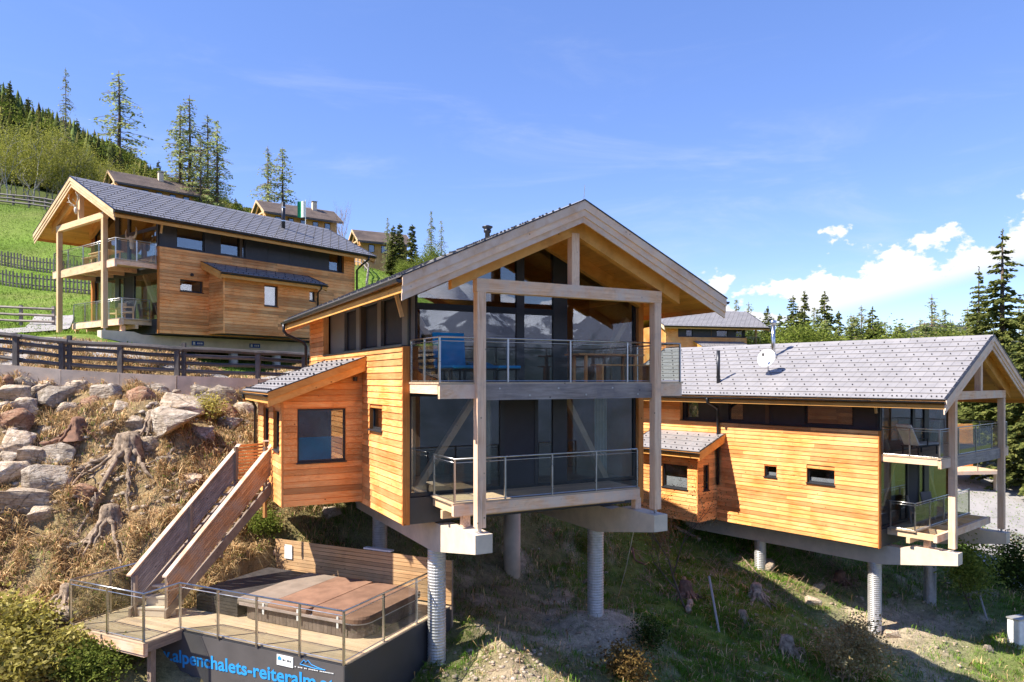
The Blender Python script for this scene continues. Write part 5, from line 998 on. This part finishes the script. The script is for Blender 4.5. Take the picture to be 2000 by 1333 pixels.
# ---------------------------------------------------------------- trees and shrubs
def cards(C,S,r,asp=1.6,up=.0):
    n=len(C); a=r.normal(size=(n,3)); a[:,2]=a[:,2]*.6+up; a/=np.linalg.norm(a,axis=1)[:,None]; b=r.normal(size=(n,3)); b-=a*(a*b).sum(1)[:,None]; b/=np.linalg.norm(b,axis=1)[:,None]; S=np.broadcast_to(S,(n,))[:,None]
    V=np.stack([C-a*S*asp*.5,C+b*S*.42,C+a*S*asp*.5,C-b*S*.42],1).reshape(-1,3); Fa=np.arange(4*n).reshape(n,4); return V,Fa
def dircards(C,D,S,W_,r):
    n=len(C); D=D/np.linalg.norm(D,axis=1)[:,None]; b=r.normal(size=(n,3)); b-=D*(D*b).sum(1)[:,None]; b/=np.linalg.norm(b,axis=1)[:,None]; S=S[:,None]; W_=W_[:,None] if hasattr(W_,'__len__') else W_
    V=np.stack([C,C+D*S*.45+b*W_,C+D*S,C+D*S*.45-b*W_],1).reshape(-1,3); return V,np.arange(4*n).reshape(n,4)
MT={'spruce':leaf('spruce_needles',(.075,.095,.028),(.145,.165,.045),(.24,.245,.075),.25),'larch':leaf('larch_needles',(.26,.31,.11),(.37,.43,.17),(.50,.54,.25),.5),'birch':leaf('birch_leaves',(.19,.20,.035),(.30,.31,.06),(.42,.40,.10),.45),'broad':leaf('spring_leaves',(.11,.15,.025),(.19,.235,.045),(.29,.32,.075),.4),'pale':leaf('pale_willow_leaves',(.30,.22,.09),(.42,.32,.15),(.50,.42,.22),.35),'bush':leaf('yellow_green_bush_leaves',(.26,.22,.04),(.42,.37,.09),(.58,.50,.19),.35),'dark':leaf('olive_shrub_leaves',(.03,.05,.012),(.06,.085,.02),(.10,.13,.03),.3),'bronze':leaf('bronze_bud_leaves',(.16,.09,.03),(.24,.15,.05),(.33,.23,.08),.35)}
def spruce_mesh(seed,H=12.,droop=.35,full=1.,rad=.24,fine=.8):
    r=np.random.default_rng(seed); C=[];D=[];S=[]; br=MB(); z=H*.07
    while z<H*.985:
        f=z/H; L=H*rad*(1-f)**.8*r.uniform(.78,1.15)*full+.12; nb=max(4,int(9*(1-f)+4))
        for k in range(nb):
            if r.uniform()<.08: continue
            a=r.uniform(0,2*pi); l=L*r.uniform(.65,1.1); dx,dy=math.cos(a),math.sin(a); m=max(3,int(l/.20))
            for i in range(m):
                t=(i+.6)/m; p=np.array([dx*l*t,dy*l*t,z+l*(.10*t-droop*t*t)+(.12*l if t>.85 else 0)])
                for q in range(5 if fine>.7 else 8):
                    sd=r.uniform(-1,1); C.append(p+r.normal(size=3)*.05); D.append([dx*.8-dy*sd*1.1,dy*.8+dx*sd*1.1,-.35+r.uniform(-.25,.2)]); S.append(r.uniform(.34,.62)*(1.1-.3*t)*min(1.2,.55+l*.4))
        z+=H*.022*r.uniform(.8,1.25)+.03
    for i in range(30): C.append(np.array([0,0,H*(.93+.07*i/30)])); D.append([r.normal(),r.normal(),1.2]); S.append(.22)
    S=np.array(S)*fine; V,Fa=dircards(np.array(C),np.array(D),S,S*.30,r); return np_mesh('crown',V,Fa)
def larch_mesh(seed,H=14.,sparse=1.,bare=.28,rad=.2):
    r=np.random.default_rng(seed); C=[];br=MB(); z=H*bare
    while z<H*.98:
        f=(z-H*bare)/(H*(1-bare)); L=H*rad*(1-f)**.75*r.uniform(.5,1.15)+.2
        for k in range(r.integers(3,6)):
            a=r.uniform(0,2*pi); l=L*r.uniform(.55,1.1); dx,dy=math.cos(a),math.sin(a); pts=[(dx*l*t,dy*l*t,z+l*(-.05*t-.22*t*t+(.2*max(0,t-.75)))) for t in (0,.3,.6,.85,1)]
            br.tube(pts,[.035,.028,.02,.014,.006],4,False)
            for i in range(int(l*8*sparse)+2):
                t=r.uniform(.15,1); C.append([dx*l*t+r.normal()*.10,dy*l*t+r.normal()*.10,z+l*(-.05*t-.22*t*t)-abs(r.normal())*.22])
        z+=H*.024*r.uniform(.7,1.4)
    C=np.array(C); V,Fa=cards(C,r.uniform(.10,.22,len(C)),r,1.8); me=np_mesh('crown',V,Fa); return me,br.mesh('branches')
def skeleton(seed,H,depth=4,spread=.55,r0=.10,first=.35,nsplit=3,lean=.0,up=.25):
    rg=random.Random(seed); m=MB(); tips=[]
    def grow(p,d,L,r,k):
        n=4; pts=[p]; q=p; dd=d
        for i in range(n): dd=(dd+Vector((rg.uniform(-1,1),rg.uniform(-1,1),rg.uniform(-.5,1)))*.13).normalized(); q=q+dd*L/n; pts.append(q)
        m.tube(pts,[r*(1-.4*i/n) for i in range(n+1)],7 if k==depth else 4,False)
        if k==0: tips.append(q); return
        tips.append(pts[3]) if k<depth-1 else None
        for j in range(nsplit+(1 if k==depth else 0)):
            a=rg.uniform(0,2*pi); s=rg.uniform(.6,1.2)*spread; nd=(dd+Vector((cos(a)*s*1.4,sin(a)*s*1.4,up*rg.uniform(-.2,1)))).normalized(); t=rg.uniform(.35,1) if j else 1; b=pts[min(n,max(1,int(t*n)))]
            grow(b,nd,L*rg.uniform(.55,.8),r*.55,k-1)
    grow(Vector((0,0,-.15)),Vector((lean,0,1)).normalized(),H*first,r0,depth); return m,tips
def foliage(tips,seed,per,spread,size,asp=1.5):
    r=np.random.default_rng(seed); T=np.array([list(t) for t in tips]); C=np.repeat(T,per,0)+r.normal(size=(len(T)*per,3))*spread; V,Fa=cards(C,r.uniform(size*.6,size*1.3,len(C)),r,asp); return np_mesh('crown',V,Fa)
TREE={}; TOP={}
def reg(kind,trunk,tm,crown,cm,branches=None):
    for me,m in ((trunk,tm),(crown,cm),(branches,X['twig'])):
        if me is not None and m is not None: me.materials.append(m)
    TREE.setdefault(kind,[]).append((trunk,crown,branches)); TOP[kind,len(TREE[kind])-1]=max(max(v.co.z for v in me.vertices) for me in (trunk,crown) if me is not None)
def pole(H,r): return MB().tube([(0,0,-.4),(0,0,H*.3),(.05,0,H*.65),(0,0,H*.99)],[r*1.15,r*.85,r*.5,.02],8).mesh('trunk',smooth=True)
for i in range(4): reg('spruce',pole(12,.2),X['bark'],spruce_mesh(50+i,12,.30+.08*i,1.+.08*(i%2)),MT['spruce'])
for i in range(2): reg('slim',pole(10,.14),X['bark'],spruce_mesh(60+i,10,.5,.62,.2),MT['spruce'])
reg('oldspruce',pole(15,.26),X['bark'],spruce_mesh(70,15,.42,1.0,.19,.62),MT['spruce'])
reg('oldspruce',pole(15,.26),X['bark'],spruce_mesh(71,15,.36,.9,.2,.62),MT['spruce'])
for i in range(4):
    c,b=larch_mesh(80+i,14,1.0 if i!=1 else .55,(.22,.30,.15,.35)[i]); reg('larch',pole(14,.17),X['bark'],c,MT['larch'],b)
for i in range(3):
    c,b=larch_mesh(180+i,11,4.5,.06,.26); reg('fulllarch',pole(11,.15),X['bark'],c,MT['larch'],b)
for i in range(3):
    m,t=skeleton(90+i,11,4,.5,.10,.40,3,.03*(i-1),.45); reg('birch',m.mesh('trunk',smooth=True),X['birchbark'],foliage(t,90+i,22,.6,.15),MT['birch'])
for i in range(3):
    m,t=skeleton(120+i,8,4,.65,.10,.32,3,0,.25); reg('broad',m.mesh('trunk',smooth=True),X['bark'],foliage(t,120+i,55,.5,.115),MT['broad'])
for i in range(2):
    m,t=skeleton(140+i,8,5,.55,.09,.34,3,.12,.2); reg('bare',m.mesh('trunk',smooth=True),X['twig'],None,None)
def plant(name,kind,i,loc,sc,label,cat='tree',group=None,rz=None):
    tr,cr,br=TREE[kind][i%len(TREE[kind])]; t=thing(name,label,cat,loc,R.uniform(0,6.28) if rz is None else rz,group); t.scale=(sc[0],sc[0],sc[1]) if isinstance(sc,tuple) else (sc,)*3
    obj('trunk',tr,None,t)
    if br is not None: obj('branches',br,None,t)['kind']='stuff'
    if cr is not None: obj('crown',cr,None,t)
    return t
NTH=['first','second','third','fourth','fifth','sixth','seventh','eighth','ninth','tenth','eleventh','twelfth','thirteenth','fourteenth','fifteenth','sixteenth','seventeenth','eighteenth','nineteenth','twentieth','twenty-first','twenty-second','twenty-third','twenty-fourth','twenty-fifth','twenty-sixth','twenty-seventh','twenty-eighth','twenty-ninth','thirtieth']
def at(px,d): x=(px-CX)/F*d; return Vector((x,d,gz(x,d)-.1))
def upto(name,kind,i,px,topy,d,H0,label,group,wide=1.,cat='tree'):
    p=at(px,d); H=(HY-topy)/F*d-p.z; s=max(.3,H/TOP[kind,i%len(TREE[kind])]); return plant(name,kind,i,p,(s*wide,s),label,cat,group)
# the conifers and larches one can tell apart
upto('larch_tree','larch',0,232,138,118,14,'lone tall larch with wide drooping branches above the brown roof','larches against the sky',1.5)
upto('larch_tree','larch',1,128,132,105,14,'very sparse tall larch at the top of the birch wood','larches against the sky',.6)
for k,(px,ty,d,i,lab) in enumerate(((352,205,98,2,'leftmost larch of the group behind the left chalet'),(370,186,100,0,'tallest larch of the group behind the left chalet'),(392,262,97,3,'shortest larch of the group behind the left chalet'),(405,224,101,1,'thin larch, fourth of the group behind the left chalet'),(424,236,99,2,'rightmost larch of the group behind the left chalet'),(523,285,112,0,'left one of the two larches behind the flag house'),(552,288,112,3,'right one of the two larches behind the flag house'))): upto('larch_tree','larch',i,px,ty,d,14,lab,'larches against the sky',1.3)
for px,ty,d,k,lab in ((757,425,88,'larch','pale larch behind the dark columnar spruces'),(842,412,86,'larch','blue-green larch left of the main ridge'),(862,430,87,'larch','thin half bare larch right of the blue-green one')): upto('larch_tree',k,1 if px>850 else 2,px,ty,d,14,lab,'larches by the main roof',.75)
for px,ty,d,lab in ((768,440,70,'dark columnar spruce, left of the pair above the main roof'),(781,436,70,'lighter columnar spruce, right of the pair above the main roof'),(805,438,68,'single columnar spruce right of the pair above the main roof')): upto('spruce_tree','slim',int(px),px,ty,d,10,lab,'columnar spruces by the main roof',1.35)
for px,ty,d,i,lab in ((672,376,92,0,'leafless leaning tree beside the brown roofed house'),(604,383,104,1,'leafless tree behind the flag house chimney')): upto('bare_tree','bare',i,px,ty,d,8,lab,'leafless trees on the hill',.55)
for px,ty,d,k,lab in ((790,500,64,'broad','leafy bush left of the main roof edge'),(850,470,72,'broad','round leafy tree low behind the main roof'),(826,488,66,'broad','small leafy tree between the columnar spruces and the main roof')): upto('leafy_tree',k,int(px),px,ty,d,8,lab,'leafy trees by the main roof',.9)
# row behind the right chalet
row=[(1438,585,98,'larch',2),(1462,590,102,'larch',0),(1500,598,95,'spruce',0),(1523,612,104,'slim',1),(1549,576,82,'spruce',1),(1571,568,86,'slim',0),(1590,600,96,'larch',2),(1611,568,80,'spruce',2),(1638,606,88,'slim',1),(1662,612,98,'larch',0),(1682,596,105,'larch',1),(1704,598,84,'spruce',3),(1728,628,96,'larch',2),(1752,640,92,'broad',0),(1775,632,99,'broad',1),(1797,622,95,'larch',3),(1820,575,88,'larch',0),(1846,604,92,'larch',2),(1868,622,97,'broad',2),(1890,600,90,'larch',3)]
cnt={}
for px,ty,d,k,i in row:
    cnt[k]=cnt.get(k,0)+1; nm={'larch':'larch','spruce':'dark spruce','slim':'slender spruce','broad':'leafy tree'}[k]
    upto({'larch':'larch_tree','spruce':'spruce_tree','slim':'spruce_tree','broad':'leafy_tree'}[k],k,i,px,ty,d,{'larch':14,'spruce':12,'slim':10,'broad':8}[k],f'{nm} behind the right chalet roof, {NTH[cnt[k]-1]} {nm} from the left','trees behind the right chalet',1.25 if k in('larch','broad') else 1.)
for k,px in enumerate((1425,1447,1475,1500,1530,1560,1585,1612,1640,1668,1690,1715,1735,1758,1782,1806,1832,1856,1880,1902)):
    upto('larch_tree' if k%2 else 'leafy_tree','fulllarch' if k%2 else 'broad',k,px,R.uniform(608,636)+(14 if px<1510 else 0),R.uniform(76,92)+(26 if px<1510 else 0),8,f'{"full young larch" if k%2 else "low leafy tree"} along the right chalet ridge line, {NTH[k]} tree of that low row','low trees behind the right chalet',1.35)
upto('spruce_tree','oldspruce',0,1958,446,50,15,'tallest old spruce at the right picture edge','tall spruces at the right edge',1.15); upto('spruce_tree','oldspruce',1,1912,520,56,15,'shorter ragged spruce left of the tallest one at the right edge','tall spruces at the right edge',.85); upto('spruce_tree','oldspruce',0,2010,560,46,15,'spruce cut by the right picture edge','tall spruces at the right edge',1.2)
for k,(px,ty,d) in enumerate(((1975,640,62),(1990,600,66),(1965,620,70),(1940,640,72))): upto('larch_tree','larch',k,px,ty,d,14,f'larch with a bare trunk behind the tall right spruces, {("second from the right","rightmost","third from the right","leftmost")[k]}','larches at the right edge',.8)
# birch wood on the left
pts=[]; rg=random.Random(11)
for k in range(26):
    px=-20+k*11+rg.uniform(-4,4); d=84+rg.uniform(0,14)+max(0,px-60)*.06; top=215+.42*max(0,px-30)+rg.uniform(-22,35); pts.append((px,d,top))
for k,(px,d,top) in enumerate(pts): upto('birch_tree','birch',k,px,top,d,11,f'yellow-green birch at the wood edge above the meadow, {NTH[k]} from the left','birches at the wood edge',1.0)
for k,(px,ty,d) in enumerate(((330,350,110),(350,360,112),(390,365,108),(440,372,112),(465,380,114),(300,330,118),(415,352,120))): upto('birch_tree','birch',k,px,ty,d,8,f'leafy birch behind the upper brown roofed house, {("second","third","fourth","sixth","seventh","first","fifth")[k]} of the clump from the left','leafy clump on the hill',1.0)
for k,(px,ty,d) in enumerate(((20,160,118),(55,190,122),(90,205,125),(150,225,128),(185,250,124),(215,268,130),(255,285,128),(285,305,126),(310,318,130),(345,330,125),(460,385,128),(110,250,112))): upto('spruce_tree','spruce',k,px,ty+R.uniform(-8,12),d,12,f'dark spruce rising behind the birch wood, {("first","second","third","fifth","sixth","seventh","eighth","ninth","tenth","eleventh","twelfth","fourth")[k]} from the left','spruces on the left hill',.85)
# far hillside forest, one mass
def forest():
    r=np.random.default_rng(5); Vs=[];Fs=[];Cs=[];Ts=[]; n0=0
    n=4300; d=108*(440/108)**r.uniform(0,1,n); px=r.uniform(-120,620,n); x=(px-CX)/F*d; z=ground(x,d); keep=(x<-34-(d-108)*.2); x,d,z=x[keep],d[keep],z[keep]
    for X_,Y_,Z_ in zip(x,d,z):
        H=r.uniform(7,13) if Y_<160 else r.uniform(8,14); H=min(H,(HY-np.interp(X_/Y_*F+CX,[0,130,250,330,480,620],[152,218,292,342,402,440])-r.uniform(0,14))/F*Y_-Z_); kind=r.uniform()
        if H<2.5: continue
        big=int(np.clip((200/Y_)**1.6*260,70,560)); a=r.uniform(0,2*pi,big)
        if kind<.78:
            nt=9; tip=8; c=np.array([.085,.11,.04])*r.uniform(.55,1.7)*np.array([r.uniform(.9,1.5),1,.9]); vv=[];ff=[]; rad=H*r.uniform(.15,.21)
            for q in range(nt):
                f=q/nt; zt=Z_+H*min(1.,.2+.8*f+.16); zl=Z_+H*(.06+.86*f); R0=rad*(1-f)**.85+.12; a0=r.uniform(0,6.28); b0=len(vv); vv.append((X_,Y_,zt))
                for k in range(tip):
                    an=a0+2*pi*k/tip; r1=R0*r.uniform(.7,1.15); vv.append((X_+r1*cos(an),Y_+r1*sin(an),zl-r.uniform(0,.03)*H)); an+=pi/tip; r2=R0*r.uniform(.35,.6); vv.append((X_+r2*cos(an),Y_+r2*sin(an),zl+.045*H))
                for k in range(2*tip): ff.append((b0,b0+1+k,b0+1+(k+1)%(2*tip),b0))
            V=np.array(vv); Fa=np.array(ff)[:,:3]; Fa=np.concatenate([Fa,Fa[:,:1]],1); Ts.append((V,Fa[:,:3],c)); continue
        else:
            t=.22+.75*r.uniform(0,1,big); rr=H*.22*np.sqrt(np.clip(1-((t-.58)/.42)**2,.05,1))*r.uniform(.4,1.05,big); c=np.array([.16,.20,.035])*r.uniform(.65,1.3)
            C=np.stack([X_+rr*np.cos(a),Y_+rr*np.sin(a),Z_+t*H],-1); V,Fa=cards(C,r.uniform(.22,.42,big)*(Y_/170)**.5,r)
        Vs.append(V);Fs.append(np.concatenate([Fa[:,[0,1,2]],Fa[:,[0,2,3]]])+n0);Cs.append(np.tile(c,(len(V),1))); n0+=len(V)
    for V,Fa,c in Ts: Vs.append(V);Fs.append(Fa+n0);Cs.append(np.tile(c,(len(V),1))*r.uniform(.75,1.3,(len(V),1))); n0+=len(V)
    tag(obj('hillside_forest',np_mesh('hillside_forest',np.concatenate(Vs),np.concatenate(Fs),np.concatenate(Cs)),attrleaf('forest_foliage',.15)),'dense mixed forest covering the far hillside at upper left','forest',None,'stuff')
forest()
def shrub(px,py,h,label,mat,seed,name='shrub',per=20,size=.07,spread=.16,depth=4,sp=.75,cat='shrub',stems=5,twig='twig',grp=None):
    p=hit(px,py); t=thing(name,label,cat,p,0,grp); M_=MB(); tips=[]; rg=random.Random(seed)
    for i in range(stems):
        m,tp=skeleton(seed*13+i,h,depth,sp,.016*max(1,h*.6),.45,2,rg.uniform(-.5,.5),.35); o=Vector((rg.uniform(-.2,.2)*h,rg.uniform(-.2,.2)*h,0)); M_.add([Vector(v)+o for v in m.v],m.f); tips+=[q+o for q in tp]
    kz=h/max(v[2] for v in M_.v); M_.v=[(v[0]*kz,v[1]*kz,v[2]*kz) for v in M_.v]; tips=[q*kz for q in tips]; M_.build('stems',X[twig],t)
    if per: me=foliage(tips,seed,per,spread,size); obj('leaves',me,mat,t)
    return t
shrub(55,1345,1.25,'big yellow-green bush at the lower left corner',MT['bush'],1,per=8,size=.095,spread=.13,stems=9,sp=.8); shrub(30,1265,1.3,'yellow-green bush behind the corner bush at the left edge',MT['bush'],2,per=7,size=.09,spread=.13,stems=8,sp=.8); shrub(125,1320,1.1,'yellow-green bush in front of the terrace corner',MT['bush'],3,per=7,size=.085,spread=.12,stems=7,sp=.8); shrub(180,1345,.8,'low green bush below the terrace corner',MT['broad'],4,per=22,size=.06,stems=6)
shrub(400,822,.75,'pale budding shrub beside the big slab boulder',MT['bush'],5,per=6,size=.06,stems=6); shrub(1660,1340,1.9,'pale yellow leafless-looking shrub in front of the right chalet column',MT['pale'],6,per=12,size=.06,spread=.14,stems=11,sp=.6); shrub(1235,1330,.75,'bronze-leaved shrub at the bottom edge right of the mound',MT['bronze'],7,per=10,size=.06,stems=7); shrub(1268,1262,.6,'dark olive shrub right of the column mound',MT['dark'],8,per=8,size=.05,stems=6); shrub(520,1045,.55,'low green shrub between the stairs and the privacy fence',MT['broad'],9,per=14,size=.05,stems=5); shrub(1150,1075,.5,'small pale green shrub left of the right column',MT['broad'],10,per=8,size=.05,stems=4)
shrub(1300,1085,2.1,'bare brown shrub under the middle chalet beam end',MT['bronze'],11,per=3,size=.05,stems=7,sp=.5)
def sapling(px,py,h,label,mat,seed,per,size,stake):
    t=shrub(px,py,h,label,mat,seed,'sapling',per,size,.32,4,.6,'tree',1 if stake else 2,'bark','young planted trees')
    p=hit(px,py)
    if stake:
        q=hit(*stake); s=thing('support_stake',label.replace('young','leaning grey stake propping the young')[:110],'stake',q,0,'tree stakes'); top=p+Vector((0,0,h*.25))-q; MB().tube([(0,0,-.2),top],.04,8).build('pole',X['stake'],s)
sapling(1385,1195,4.7,'young bronze-leaved tree before the right chalet bay',MT['bronze'],31,22,.042,(1408,1245)); sapling(1913,1195,2.6,'young green tree right of the right chalet',MT['broad'],32,90,.08,(1932,1215)); sapling(1985,1165,2.2,'young green tree at the right edge by the road',MT['dark'],33,60,.08,None)
def rope():
    p=MC.wpos(4.96,.9,-4.05); q=hit(1208,1165); t=tag(MB().tube([(0,0,0),(q-p)*.5+Vector((.03,0,0)),q-p],.012,5).build('hanging_rope',X['bone'],None,False,p),'thin pale rope hanging from the right concrete beam','rope')
rope()
